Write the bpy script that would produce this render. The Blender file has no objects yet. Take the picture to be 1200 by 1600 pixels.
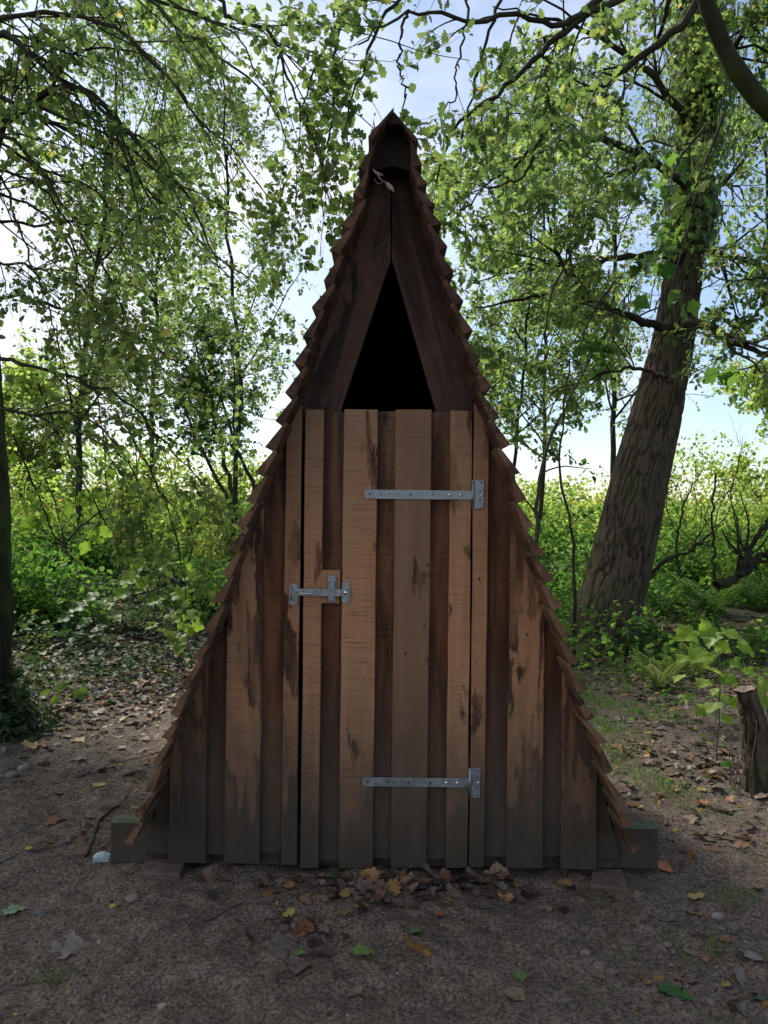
import bpy, math, random
import numpy as np
from mathutils import Matrix, Vector

random.seed(7)
rng = np.random.default_rng(11)
sc = bpy.context.scene
COL = sc.collection
R = math.radians

# ------------------------------------------------------------------ camera
F = 1200.0            # focal length in photo pixels (photo 1200 x 1600)
ROLL = 0.0113
EYE = 1.5
CAMY = -3.2
cam_d = bpy.data.cameras.new('camera')
cam = bpy.data.objects.new('camera', cam_d); COL.objects.link(cam)
cam_d.sensor_fit = 'VERTICAL'; cam_d.sensor_height = 24.0; cam_d.sensor_width = 18.0
cam_d.lens = 24.0 * F / 1600.0
cam_d.clip_start = 0.05; cam_d.clip_end = 1500
cam.matrix_world = Matrix.Translation((0, CAMY, EYE)) @ Matrix.Rotation(R(90), 4, 'X') @ Matrix.Rotation(ROLL, 4, 'Z')
sc.camera = cam

# ------------------------------------------------------------------ sky, sun, exposure
SUN_EL, SUN_AZ = 48.0, -38.0        # azimuth measured from +Y (behind the hut) towards +X
world = bpy.data.worlds.new('World'); sc.world = world; world.use_nodes = True
wn = world.node_tree; wn.nodes.clear()
def _w(t, **k):
    n = wn.nodes.new(t)
    for a, b in k.items(): setattr(n, a, b)
    return n
sky = _w('ShaderNodeTexSky', sky_type='NISHITA', sun_disc=False, sun_elevation=R(SUN_EL), sun_rotation=R(SUN_AZ))
sky.air_density = 1.0; sky.dust_density = 0.6; sky.ozone_density = 1.5
tc = _w('ShaderNodeTexCoord')
mp = _w('ShaderNodeMapping'); mp.inputs['Scale'].default_value = (1.0, 1.0, 1.6)
wn.links.new(tc.outputs['Generated'], mp.inputs['Vector'])
cn = _w('ShaderNodeTexNoise'); cn.inputs['Scale'].default_value = 2.3; cn.inputs['Detail'].default_value = 9; cn.inputs['Roughness'].default_value = 0.55
wn.links.new(mp.outputs[0], cn.inputs['Vector'])
sx = _w('ShaderNodeSeparateXYZ'); wn.links.new(tc.outputs['Generated'], sx.inputs[0])
# cloud bank towards the left (-X) thinning to the right
ma = _w('ShaderNodeMath', operation='MULTIPLY_ADD'); ma.inputs[1].default_value = -0.30; ma.inputs[2].default_value = -0.055
wn.links.new(sx.outputs['X'], ma.inputs[0])
ad = _w('ShaderNodeMath', operation='ADD'); wn.links.new(ma.outputs[0], ad.inputs[0]); wn.links.new(cn.outputs['Fac'], ad.inputs[1])
cr = _w('ShaderNodeMapRange'); cr.inputs['To Min'].default_value = 0.06; cr.inputs['From Min'].default_value = 0.36; cr.inputs['From Max'].default_value = 0.64
wn.links.new(ad.outputs[0], cr.inputs['Value'])
cl = _w('ShaderNodeMix', data_type='RGBA'); wn.links.new(cr.outputs[0], cl.inputs['Factor'])
wn.links.new(sky.outputs[0], cl.inputs['A']); cl.inputs['B'].default_value = (6.5, 6.7, 7.1, 1)
bg = _w('ShaderNodeBackground'); bg.inputs['Strength'].default_value = 0.11
wn.links.new(cl.outputs['Result'], bg.inputs['Color'])
wo = _w('ShaderNodeOutputWorld'); wn.links.new(bg.outputs[0], wo.inputs['Surface'])

sd = bpy.data.lights.new('sun', 'SUN'); sd.energy = 4.0; sd.angle = R(7.0); sd.color = (1.0, 0.94, 0.82)
sun = bpy.data.objects.new('sun', sd); COL.objects.link(sun)
_d = Vector((math.sin(R(SUN_AZ)) * math.cos(R(SUN_EL)), math.cos(R(SUN_AZ)) * math.cos(R(SUN_EL)), math.sin(R(SUN_EL))))
sun.rotation_euler = _d.to_track_quat('Z', 'Y').to_euler()
sc.view_settings.view_transform = 'Standard'; sc.view_settings.look = 'None'
sc.view_settings.gamma = 1.0; sc.view_settings.use_curve_mapping = False
sc.view_settings.exposure = 0.70
sc.render.engine = 'CYCLES'
sc.cycles.max_bounces = 7; sc.cycles.diffuse_bounces = 3; sc.cycles.transmission_bounces = 4; sc.cycles.glossy_bounces = 2
sc.cycles.use_denoising = True

# ------------------------------------------------------------------ helpers
ca_, sa_ = math.cos(ROLL), math.sin(ROLL)
def W(px, py, d):
    """photo pixel at distance d in front of the camera -> world point"""
    dx, dy = px - 600.0, py - 800.0
    x = dx * ca_ + dy * sa_; y = -dx * sa_ + dy * ca_
    return np.array((x / F * d, CAMY + d, EYE - y / F * d))
def proj(P):
    P = np.asarray(P, float)
    d = P[..., 1] - CAMY
    dd = np.where(d > 0.05, d, 0.05)
    x = P[..., 0] / dd * F; y = (EYE - P[..., 2]) / dd * F
    return 600 + x * ca_ - y * sa_, 800 + x * sa_ + y * ca_, d

def _hash(ix, iy, iz, seed):
    h = (ix * 374761393 + iy * 668265263 + iz * 2147483647 + seed * 1274126177) & 0xFFFFFFFF
    h = ((h ^ (h >> 13)) * 1274126177) & 0xFFFFFFFF
    h = h ^ (h >> 16)
    return (h & 0xFFFFFF) / float(0xFFFFFF)
def vnoise(x, y, z=0.0, seed=0):
    x, y, z = np.broadcast_arrays(np.asarray(x, float), np.asarray(y, float), np.asarray(z, float))
    ix, iy, iz = [np.floor(v).astype(np.int64) for v in (x, y, z)]
    fx, fy, fz = x - ix, y - iy, z - iz
    fx, fy, fz = [f * f * (3 - 2 * f) for f in (fx, fy, fz)]
    r = 0
    for a in (0, 1):
        for b in (0, 1):
            for c in (0, 1):
                w = (fx if a else 1 - fx) * (fy if b else 1 - fy) * (fz if c else 1 - fz)
                r = r + w * _hash(ix + a, iy + b, iz + c, seed)
    return r * 2 - 1
def fbm(x, y, z=0.0, oct=4, seed=0, lac=2.03, gain=0.5):
    s, a, f = 0, 1.0, 1.0
    for o in range(oct):
        s = s + a * vnoise(np.asarray(x) * f, np.asarray(y) * f, np.asarray(z) * f, seed + o)
        a *= gain; f *= lac
    return s

def sstep(a, b, x):
    t = np.clip((x - a) / (b - a), 0, 1); return t * t * (3 - 2 * t)
def gh(x, y):
    """large shape of the ground"""
    x = np.asarray(x, float); y = np.asarray(y, float)
    h = 0.045 * fbm(x * 0.5, y * 0.5, 0, 3, 91) * sstep(0.6, 3.5, np.hypot(x, y + 1.0))
    h = h + 0.55 * sstep(1.2, 3.8, -x) * sstep(1.5, 8.0, y)
    h = h + 0.30 * sstep(1.5, 4.0, x) * sstep(2.0, 10.0, y)
    h = h + 0.25 * sstep(8, 20, y)
    h = h + 2.5 * sstep(30, 90, y)
    return h
def ghs(x, y): return float(gh(x, y))

def mesh_np(name, V, faces, mat=None, attrs=None, smooth=False):
    """faces: list of int arrays (M,k)"""
    me = bpy.data.meshes.new(name)
    V = np.asarray(V, np.float32).reshape(-1, 3)
    if not isinstance(faces, (list, tuple)): faces = [faces]
    faces = [np.asarray(f, np.int32) for f in faces if len(f)]
    me.vertices.add(len(V)); me.vertices.foreach_set('co', V.ravel())
    nl = sum(f.size for f in faces); nf = sum(len(f) for f in faces)
    me.loops.add(nl); me.polygons.add(nf)
    me.loops.foreach_set('vertex_index', np.concatenate([f.ravel() for f in faces]))
    tot = np.concatenate([np.full(len(f), f.shape[1], np.int32) for f in faces])
    st = np.concatenate([[0], np.cumsum(tot)[:-1]]).astype(np.int32)
    me.polygons.foreach_set('loop_start', st); me.polygons.foreach_set('loop_total', tot)
    if smooth: me.polygons.foreach_set('use_smooth', np.ones(nf, bool))
    if attrs:
        for k, v in attrs.items():
            a = me.attributes.new(k, 'FLOAT', 'POINT'); a.data.foreach_set('value', np.asarray(v, np.float32))
    if mat: me.materials.append(mat)
    me.update(calc_edges=True)
    return me
def link(name, me, parent=None, **props):
    o = bpy.data.objects.new(name, me); COL.objects.link(o)
    if parent is not None: o.parent = parent
    for k, v in props.items(): o[k] = v
    return o
def thing(name, label, cat, loc=(0, 0, 0), group=None):
    o = bpy.data.objects.new(name, None); COL.objects.link(o)
    o.location = loc; o['label'] = label; o['category'] = cat; o.empty_display_size = 0.1
    if group: o['group'] = group
    return o
class MB:
    """small mesh builder"""
    def __init__(s): s.v = []; s.f = []
    def add(s, vs, fs):
        b = len(s.v); s.v += [tuple(map(float, v)) for v in vs]; s.f += [tuple(i + b for i in f) for f in fs]
    def box(s, x0, x1, y0, y1, z0, z1, c=0.0):
        if c <= 0:
            s.add([(x0,y0,z0),(x1,y0,z0),(x1,y1,z0),(x0,y1,z0),(x0,y0,z1),(x1,y0,z1),(x1,y1,z1),(x0,y1,z1)],
                  [(0,3,2,1),(4,5,6,7),(0,1,5,4),(1,2,6,5),(2,3,7,6),(3,0,4,7)])
        else:  # chamfer the four front (low y) edges
            s.add([(x0,y0+c,z0),(x1,y0+c,z0),(x1,y1,z0),(x0,y1,z0),(x0,y0+c,z1),(x1,y0+c,z1),(x1,y1,z1),(x0,y1,z1),
                   (x0+c,y0,z0+c),(x1-c,y0,z0+c),(x1-c,y0,z1-c),(x0+c,y0,z1-c)],
                  [(0,3,2,1),(4,5,6,7),(1,2,6,5),(2,3,7,6),(3,0,4,7),(8,9,10,11),(0,1,9,8),(1,5,10,9),(5,4,11,10),(4,0,8,11)])
    def prism(s, poly, y0, y1):
        n = len(poly)
        s.add([(x, y0, z) for x, z in poly] + [(x, y1, z) for x, z in poly],
              [tuple(range(n)), tuple(range(2*n-1, n-1, -1))] + [(i, i+n, (i+1) % n + n, (i+1) % n) for i in range(n)])
    def tube(s, pts, rs, n=8, cap=True):
        pts = [np.array(p, float) for p in pts]
        if np.isscalar(rs): rs = [rs] * len(pts)
        b = len(s.v); ref = np.array((0.13, 0.31, 0.94))
        for i, p in enumerate(pts):
            t = pts[min(i+1, len(pts)-1)] - pts[max(i-1, 0)]; t /= np.linalg.norm(t) + 1e-9
            u = np.cross(t, ref); 
            if np.linalg.norm(u) < 0.1: u = np.cross(t, (1, 0, 0))
            u /= np.linalg.norm(u); v = np.cross(t, u)
            for k in range(n):
                a = 2*math.pi*k/n
                s.v.append(tuple(p + rs[i]*(math.cos(a)*u + math.sin(a)*v)))
        for i in range(len(pts)-1):
            for k in range(n):
                s.f.append((b+i*n+k, b+i*n+(k+1) % n, b+(i+1)*n+(k+1) % n, b+(i+1)*n+k))
        if cap:
            s.f.append(tuple(b+k for k in range(n))[::-1]); s.f.append(tuple(b+(len(pts)-1)*n+k for k in range(n)))
    def disc(s, x, z, r, y0, y1, n=12, dome=0.0):
        vs = [(x+r*math.cos(2*math.pi*k/n), y1, z+r*math.sin(2*math.pi*k/n)) for k in range(n)]
        vs += [(x+r*0.75*math.cos(2*math.pi*k/n), y0, z+r*0.75*math.sin(2*math.pi*k/n)) for k in range(n)] + [(x, y0-dome, z)]
        s.add(vs, [(k, (k+1) % n, n+(k+1) % n, n+k) for k in range(n)] + [(n+k, n+(k+1) % n, 2*n) for k in range(n)])
    def mesh(s, name, mat, smooth=False):
        me = bpy.data.meshes.new(name); me.from_pydata(s.v, [], s.f); me.materials.append(mat)
        if smooth:
            for p in me.polygons: p.use_smooth = True
        me.update(); return me
    def build(s, name, mat, parent=None, smooth=False, **props):
        return link(name, s.mesh(name, mat, smooth), parent, **props)

# ------------------------------------------------------------------ materials
class NT:
    def __init__(s, name):
        s.m = bpy.data.materials.new(name); s.m.use_nodes = True; s.t = s.m.node_tree; s.t.nodes.clear()
        s.out = s.t.nodes.new('ShaderNodeOutputMaterial')
    def n(s, t, inp=None, **k):
        nd = s.t.nodes.new(t)
        for a, b in k.items(): setattr(nd, a, b)
        for a, b in (inp or {}).items():
            if isinstance(b, bpy.types.NodeSocket): s.t.links.new(b, nd.inputs[a])
            else: nd.inputs[a].default_value = b
        return nd
    def math(s, op, a, b=0.0, c=None):
        i = {0: a, 1: b}
        if c is not None: i[2] = c
        return s.n('ShaderNodeMath', i, operation=op).outputs[0]
    def mapr(s, v, a, b, c=0.0, d=1.0):
        return s.n('ShaderNodeMapRange', {'Value': v, 'From Min': a, 'From Max': b, 'To Min': c, 'To Max': d}).outputs[0]
    def noise(s, vec, scale, detail=4, rough=0.55, dist=0.0):
        return s.n('ShaderNodeTexNoise', {'Vector': vec, 'Scale': scale, 'Detail': detail, 'Roughness': rough, 'Distortion': dist}).outputs['Fac']
    def mapping(s, vec, sc_, loc=(0, 0, 0)):
        return s.n('ShaderNodeMapping', {'Vector': vec, 'Scale': sc_, 'Location': loc}).outputs[0]
    def mix(s, f, a, b, blend='MIX'):
        nd = s.t.nodes.new('ShaderNodeMix'); nd.data_type = 'RGBA'; nd.blend_type = blend
        for k, v in (('Factor', f), ('A', a), ('B', b)):
            if isinstance(v, bpy.types.NodeSocket): s.t.links.new(v, nd.inputs[k])
            else: nd.inputs[k].default_value = (*v, 1) if k != 'Factor' else v
        return nd.outputs['Result']
    def ramp(s, v, stops, interp='LINEAR'):
        nd = s.t.nodes.new('ShaderNodeValToRGB'); s.t.links.new(v, nd.inputs[0]); e = nd.color_ramp.elements
        nd.color_ramp.interpolation = interp
        while len(e) < len(stops): e.new(0.5)
        for i, (p, c) in enumerate(stops): e[i].position = p; e[i].color = (*c, 1)
        return nd.outputs[0]
    def bump(s, h, strength=0.3, dist=0.01, normal=None):
        i = {'Height': h, 'Strength': strength, 'Distance': dist}
        if normal is not None: i['Normal'] = normal
        return s.n('ShaderNodeBump', i).outputs[0]
    def bsdf(s, col, rough=0.7, normal=None, metallic=0.0, spec=0.5):
        i = {'Base Color': col if isinstance(col, bpy.types.NodeSocket) else (*col, 1), 'Roughness': rough, 'Metallic': metallic, 'Specular IOR Level': spec}
        if normal is not None: i['Normal'] = normal
        b = s.n('ShaderNodeBsdfPrincipled', i); s.t.links.new(b.outputs[0], s.out.inputs['Surface']); return b

def wood_mat(name, fresh_a, fresh_b, stain, stain_gain=1.0, weather=True, along='z', moss=0.0, rough=0.85):
    """rough sawn board; local z (or y) runs along the grain. object colour: r = how stained, g = tone, b = seed, alpha = saw marks"""
    t = NT(name)
    oc = t.n('ShaderNodeTexCoord').outputs['Object']
    oi = t.n('ShaderNodeObjectInfo'); rgb = t.n('ShaderNodeSeparateColor', {'Color': oi.outputs['Color']})
    sr, sg, sb = rgb.outputs[0], rgb.outputs[1], rgb.outputs[2]
    off = t.n('ShaderNodeCombineXYZ', {'X': t.math('MULTIPLY', sb, 37.0), 'Y': t.math('MULTIPLY', sb, 11.0), 'Z': t.math('MULTIPLY', sb, 53.0)}).outputs[0]
    v = t.n('ShaderNodeVectorMath', {0: oc, 1: off}, operation='ADD').outputs[0]
    if along == 'y':
        sep = t.n('ShaderNodeSeparateXYZ', {0: v})
        v = t.n('ShaderNodeCombineXYZ', {'X': sep.outputs['X'], 'Y': sep.outputs['Z'], 'Z': sep.outputs['Y']}).outputs[0]
    grain = t.noise(t.mapping(v, (70, 70, 2.2)), 1.0, 5, 0.6, 0.4)
    grain2 = t.noise(t.mapping(v, (16, 16, 0.9)), 1.0, 4, 0.6, 0.8)
    saw = t.noise(t.mapping(v, (5.0, 5.0, 230)), 1.0, 4, 0.7, 0.15)
    saw2 = t.noise(t.mapping(v, (5.0, 5.0, 75)), 1.0, 2, 0.5)
    fib = t.noise(t.mapping(v, (420, 420, 60)), 1.0, 2, 0.6)
    tone = t.math('ADD', t.mapr(grain2, 0.3, 0.7, -0.35, 0.35), t.math('ADD', sg, t.mapr(saw2, 0.3, 0.7, -0.12, 0.12)))
    col = t.mix(t.n('ShaderNodeClamp', {'Value': tone}).outputs[0], fresh_a, fresh_b)
    col = t.mix(t.mapr(grain, 0.30, 0.62, 0.16, 0.0), col, tuple(c * 0.55 for c in fresh_a))
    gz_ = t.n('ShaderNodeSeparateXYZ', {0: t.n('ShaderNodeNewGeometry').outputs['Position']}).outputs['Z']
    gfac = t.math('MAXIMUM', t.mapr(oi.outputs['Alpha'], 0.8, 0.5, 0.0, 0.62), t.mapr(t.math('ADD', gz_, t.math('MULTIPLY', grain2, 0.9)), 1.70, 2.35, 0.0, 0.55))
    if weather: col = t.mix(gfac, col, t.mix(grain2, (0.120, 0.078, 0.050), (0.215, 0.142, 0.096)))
    # dark saw kerfs across the board
    col = t.mix(t.math('MULTIPLY', t.mapr(saw, 0.55, 0.68, 0.0, 0.8), oi.outputs['Alpha']), col, tuple(c * 0.3 for c in fresh_a))
    # tannin stains with a soft tide line
    sn = t.noise(t.mapping(v, (9.0, 9.0, 2.1)), 1.0, 6, 0.60, 0.45)
    thr = t.math('SUBTRACT', t.math('ADD', sn, t.math('MULTIPLY', sr, 0.42 * stain_gain)), 0.63)
    edge = t.mapr(thr, -0.008, 0.030)
    rim = t.math('MULTIPLY', edge, t.mapr(thr, 0.03, 0.11, 1.0, 0.80))
    rim = t.math('MULTIPLY', rim, t.mapr(t.noise(t.mapping(v, (12, 12, 1.5)), 1.0, 5, 0.6, 0.4), 0.40, 0.56, 0.22, 1.0))
    col = t.mix(t.math('MULTIPLY', rim, 0.92), col, stain)
    # small dark specks, nail holes
    vor = t.n('ShaderNodeTexVoronoi', {'Vector': t.mapping(v, (13, 13, 7)), 'Scale': 1.0, 'Randomness': 1.0}).outputs['Distance']
    col = t.mix(t.mapr(vor, 0.035, 0.07, 0.85, 0.0), col, (0.012, 0.007, 0.005))
    if weather:
        pos = t.n('ShaderNodeNewGeometry').outputs['Position']
        pz = t.n('ShaderNodeSeparateXYZ', {0: pos}).outputs['Z']
        wv = t.math('ADD', pz, t.math('MULTIPLY', t.math('SUBTRACT', t.noise(t.mapping(v, (9, 9, 2.4)), 1.0, 4, 0.6, 0.6), 0.5), 0.75))
        grey = t.mapr(wv, 0.22, 0.88, 0.95, 0.0)
        gcol = t.mix(t.noise(v, 260.0, 2, 0.6), (0.034, 0.027, 0.020), (0.085, 0.068, 0.052))
        spk = t.n('ShaderNodeTexVoronoi', {'Vector': v, 'Scale': 85.0}).outputs['Distance']
        gcol = t.mix(t.mapr(spk, 0.03, 0.10, 0.75, 0.0), gcol, (0.17, 0.155, 0.13))
        col = t.mix(grey, col, gcol)
        # soil splash right at the foot
        col = t.mix(t.mapr(wv, 0.02, 0.36, 0.6, 0.0), col, (0.034, 0.028, 0.021))
    if moss > 0:
        hz = t.mapr(t.n('ShaderNodeSeparateXYZ', {0: t.n('ShaderNodeNewGeometry').outputs['Position']}).outputs['Z'], 0.30, 0.60, 1.0, 0.12)
        nz = t.n('ShaderNodeSeparateXYZ', {0: t.n('ShaderNodeNewGeometry').outputs['Normal']}).outputs['Z']
        mf = t.math('MULTIPLY', t.mapr(nz, 0.15, 0.5), t.mapr(t.noise(v, 9.0, 4, 0.6), 0.35, 0.6, 0.35, 1.0))
        col = t.mix(t.math('MULTIPLY', t.math('MULTIPLY', mf, moss), hz), col, (0.095, 0.12, 0.065))
    h = t.math('ADD', t.math('MULTIPLY', grain, 0.25), t.math('ADD', t.math('MULTIPLY', saw, 0.7), t.math('MULTIPLY', fib, 0.3)))
    t.bsdf(col, rough, t.bump(h, 0.55, 0.0035), spec=0.25)
    return t.m

M = {}
M['plank'] = wood_mat('sawn_plank', (0.220, 0.094, 0.040), (0.390, 0.205, 0.110), (0.022, 0.008, 0.005))
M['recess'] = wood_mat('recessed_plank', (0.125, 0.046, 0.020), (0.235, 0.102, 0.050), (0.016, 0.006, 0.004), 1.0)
M['gable'] = wood_mat('dark_gable_board', (0.055, 0.029, 0.021), (0.125, 0.073, 0.052), (0.013, 0.008, 0.008), 1.0, weather=False)  # dark brown holds both stain and the shade above the door
M['shingle'] = wood_mat('shingle_board', (0.088, 0.046, 0.026), (0.195, 0.108, 0.060), (0.025, 0.012, 0.008), 0.9, weather=False, along='y', moss=0.75)
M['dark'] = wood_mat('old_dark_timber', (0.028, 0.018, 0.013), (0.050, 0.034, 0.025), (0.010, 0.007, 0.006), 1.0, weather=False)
M['sill'] = wood_mat('mossy_sill', (0.046, 0.036, 0.027), (0.075, 0.060, 0.045), (0.022, 0.018, 0.013), 1.0, weather=False, along='z', moss=0.9)

def metal_mat():
    t = NT('galvanised_steel'); oc = t.n('ShaderNodeTexCoord').outputs['Object']
    n1 = t.noise(oc, 45, 5, 0.7); n2 = t.noise(oc, 600, 2, 0.5)
    col = t.mix(t.mapr(n1, 0.35, 0.65), (0.17, 0.19, 0.21), (0.31, 0.335, 0.36))
    n4 = t.noise(oc, 55, 5, 0.7); col = t.mix(t.mapr(n4, 0.56, 0.70, 0.0, 0.65), col, (0.10, 0.085, 0.07))
    t.bsdf(col, t.mapr(n1, 0.3, 0.7, 0.32, 0.6), t.bump(n2, 0.2, 0.0006), metallic=0.7)
    return t.m
M['metal'] = metal_mat()
t = NT('dark_hole'); t.bsdf((0.012, 0.012, 0.014), 0.8); M['hole'] = t.m
t = NT('bright_screw'); t.bsdf((0.62, 0.62, 0.62), 0.25, metallic=1.0); M['screw'] = t.m

def bark_mat(name, a, b, green=0.0, c3=(0.06, 0.085, 0.03)):
    t = NT(name); pos = t.n('ShaderNodeNewGeometry').outputs['Position']
    at = t.n('ShaderNodeAttribute', attribute_name='ridge').outputs['Fac']
    n1 = t.noise(t.mapping(pos, (34, 34, 7)), 1.0, 5, 0.65, 0.4); n2 = t.noise(pos, 3.0, 4, 0.6); n3 = t.noise(pos, 120.0, 3, 0.6)
    f = t.math('ADD', t.math('MULTIPLY', at, 0.75), t.mapr(n1, 0.25, 0.75, -0.2, 0.45))
    col = t.mix(t.n('ShaderNodeClamp', {'Value': f}).outputs[0], a, b)
    if green > 0:
        col = t.mix(t.math('MULTIPLY', t.mapr(n2, 0.42, 0.62), green), col, c3)
    t.bsdf(col, 0.9, t.bump(t.math('ADD', n1, t.math('MULTIPLY', n3, 0.4)), 0.8, 0.012), spec=0.2)
    return t.m
M['oakbark'] = bark_mat('ridged_bark', (0.009, 0.006, 0.0045), (0.105, 0.076, 0.055), 0.35)
M['mossbark'] = bark_mat('mossy_bark', (0.020, 0.020, 0.010), (0.050, 0.052, 0.028), 0.85, (0.055, 0.085, 0.022))
M['branch'] = bark_mat('branch_bark', (0.020, 0.017, 0.012), (0.060, 0.050, 0.036), 0.4)
M['palebark'] = bark_mat('pale_bark', (0.060, 0.050, 0.038), (0.15, 0.13, 0.10), 0.3)

def leaf_mat(name, stops, trans=0.45, gloss=0.06, objrnd=False, rough=0.5, tint=1.0):
    t = NT(name)
    if objrnd: r = t.n('ShaderNodeObjectInfo').outputs['Random']
    else: r = t.n('ShaderNodeAttribute', attribute_name='rnd').outputs['Fac']
    col = t.ramp(r, stops)
    pos = t.n('ShaderNodeNewGeometry').outputs['Position']
    col = t.mix(t.mapr(t.noise(pos, 38.0, 3, 0.6), 0.35, 0.7, 0.0, 0.4), col, t.mix(1.0, col, (0.55, 0.6, 0.5), 'MULTIPLY'))
    if objrnd:
        so = t.n('ShaderNodeSeparateXYZ', {0: t.n('ShaderNodeTexCoord').outputs['Object']}); ay = t.math('ABSOLUTE', so.outputs['Y'])
        ph = t.math('FRACT', t.math('MULTIPLY', t.math('SUBTRACT', so.outputs['X'], t.math('MULTIPLY', ay, 0.8)), 6.5))
        vein = t.math('MAXIMUM', t.mapr(ay, 0.008, 0.022, 0.55, 0.0), t.mapr(t.math('ABSOLUTE', t.math('SUBTRACT', ph, 0.5)), 0.02, 0.10, 0.35, 0.0))
        col = t.mix(vein, col, t.mix(1.0, col, (1.5, 1.4, 1.5), 'MULTIPLY'))
        col = t.mix(t.mapr(t.noise(so.inputs[0].links[0].from_socket, 5.0, 4, 0.6), 0.6, 0.72, 0.0, 0.6), col, (0.11, 0.085, 0.03))
    tcol = t.mix(1.0, col, (2.3 * tint, 2.45 * tint, 1.6 * tint), 'MULTIPLY')
    d = t.n('ShaderNodeBsdfDiffuse', {'Color': col}); tr = t.n('ShaderNodeBsdfTranslucent', {'Color': tcol})
    m1 = t.n('ShaderNodeMixShader', {0: trans, 1: d.outputs[0], 2: tr.outputs[0]})
    g = t.n('ShaderNodeBsdfGlossy', {'Color': (1, 1, 1, 1), 'Roughness': rough})
    fr = t.n('ShaderNodeLayerWeight', {'Blend': 0.25})
    gf = t.math('ADD', t.math('MULTIPLY', fr.outputs['Fresnel'], 0.10 * gloss / 0.06), gloss * 0.12)
    m2 = t.n('ShaderNodeMixShader', {0: gf, 1: m1.outputs[0], 2: g.outputs[0]})
    t.t.links.new(m2.outputs[0], t.out.inputs['Surface'])
    return t.m
GREEN = [(0.0, (0.060, 0.095, 0.036)), (0.45, (0.105, 0.152, 0.056)), (0.8, (0.150, 0.205, 0.078)), (0.985, (0.22, 0.24, 0.09)), (1.0, (0.26, 0.17, 0.06))]
LIME = [(0.0, (0.110, 0.165, 0.040)), (0.5, (0.185, 0.250, 0.065)), (0.9, (0.29, 0.33, 0.11)), (1.0, (0.36, 0.27, 0.08))]
DARKG = [(0.0, (0.016, 0.036, 0.014)), (0.6, (0.030, 0.062, 0.024)), (0.92, (0.060, 0.100, 0.035)), (1.0, (0.12, 0.15, 0.04))]
MIDG = [(0.0, (0.036, 0.085, 0.020)), (0.6, (0.075, 0.150, 0.033)), (0.9, (0.120, 0.200, 0.045)), (1.0, (0.2, 0.22, 0.06))]
M['leaf'] = leaf_mat('leaf_green', GREEN, 0.65, 0.03)
M['leaf_o'] = leaf_mat('leaf_green_single', GREEN, 0.65, 0.03, objrnd=True)
M['lime'] = leaf_mat('leaf_lime', LIME, 0.55, 0.01)
M['lime_o'] = leaf_mat('leaf_lime_single', [(0.0, (0.12, 0.21, 0.030)), (1.0, (0.22, 0.31, 0.05))], 0.55, 0.015, objrnd=True)
M['ivy'] = leaf_mat('leaf_ivy', DARKG, 0.25, 0.02, rough=0.6)
M['mid'] = leaf_mat('leaf_mid_green', MIDG, 0.5, 0.015)
M['mid_o'] = leaf_mat('leaf_mid_green_single', MIDG, 0.5, 0.02, objrnd=True)
LITTER = [(0.0, (0.030, 0.021, 0.016)), (0.3, (0.075, 0.050, 0.038)), (0.55, (0.13, 0.095, 0.078)), (0.78, (0.17, 0.13, 0.11)), (0.9, (0.20, 0.10, 0.045)), (0.97, (0.27, 0.15, 0.05)), (1.0, (0.28, 0.26, 0.07))]
M['litter'] = leaf_mat('dead_leaf', LITTER, 0.12, 0.03, rough=0.6)
M['grass'] = leaf_mat('grass_blade', [(0, (0.05, 0.10, 0.025)), (0.6, (0.085, 0.16, 0.035)), (1, (0.18, 0.20, 0.07))], 0.4, 0.04)

def plain_leaf(name, col, col2=None, trans=0.2):
    t = NT(name); oc = t.n('ShaderNodeTexCoord').outputs['Object']
    n1 = t.noise(oc, 45, 4, 0.6)
    c = t.mix(t.mapr(n1, 0.35, 0.65), col, col2 or tuple(v * 0.6 for v in col))
    sp = t.n('ShaderNodeSeparateXYZ', {0: oc})
    rib = t.mapr(t.math('ABSOLUTE', sp.outputs['Y']), 0.0006, 0.002, 0.5, 0.0)
    c = t.mix(rib, c, tuple(min(1, v * 1.5) for v in col))
    d = t.n('ShaderNodeBsdfPrincipled', {'Base Color': c, 'Roughness': 0.6, 'Specular IOR Level': 0.3, 'Normal': t.bump(n1, 0.3, 0.002)})
    tr = t.n('ShaderNodeBsdfTranslucent', {'Color': c})
    m = t.n('ShaderNodeMixShader', {0: trans, 1: d.outputs[0], 2: tr.outputs[0]})
    t.t.links.new(m.outputs[0], t.out.inputs['Surface']); return t.m

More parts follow.
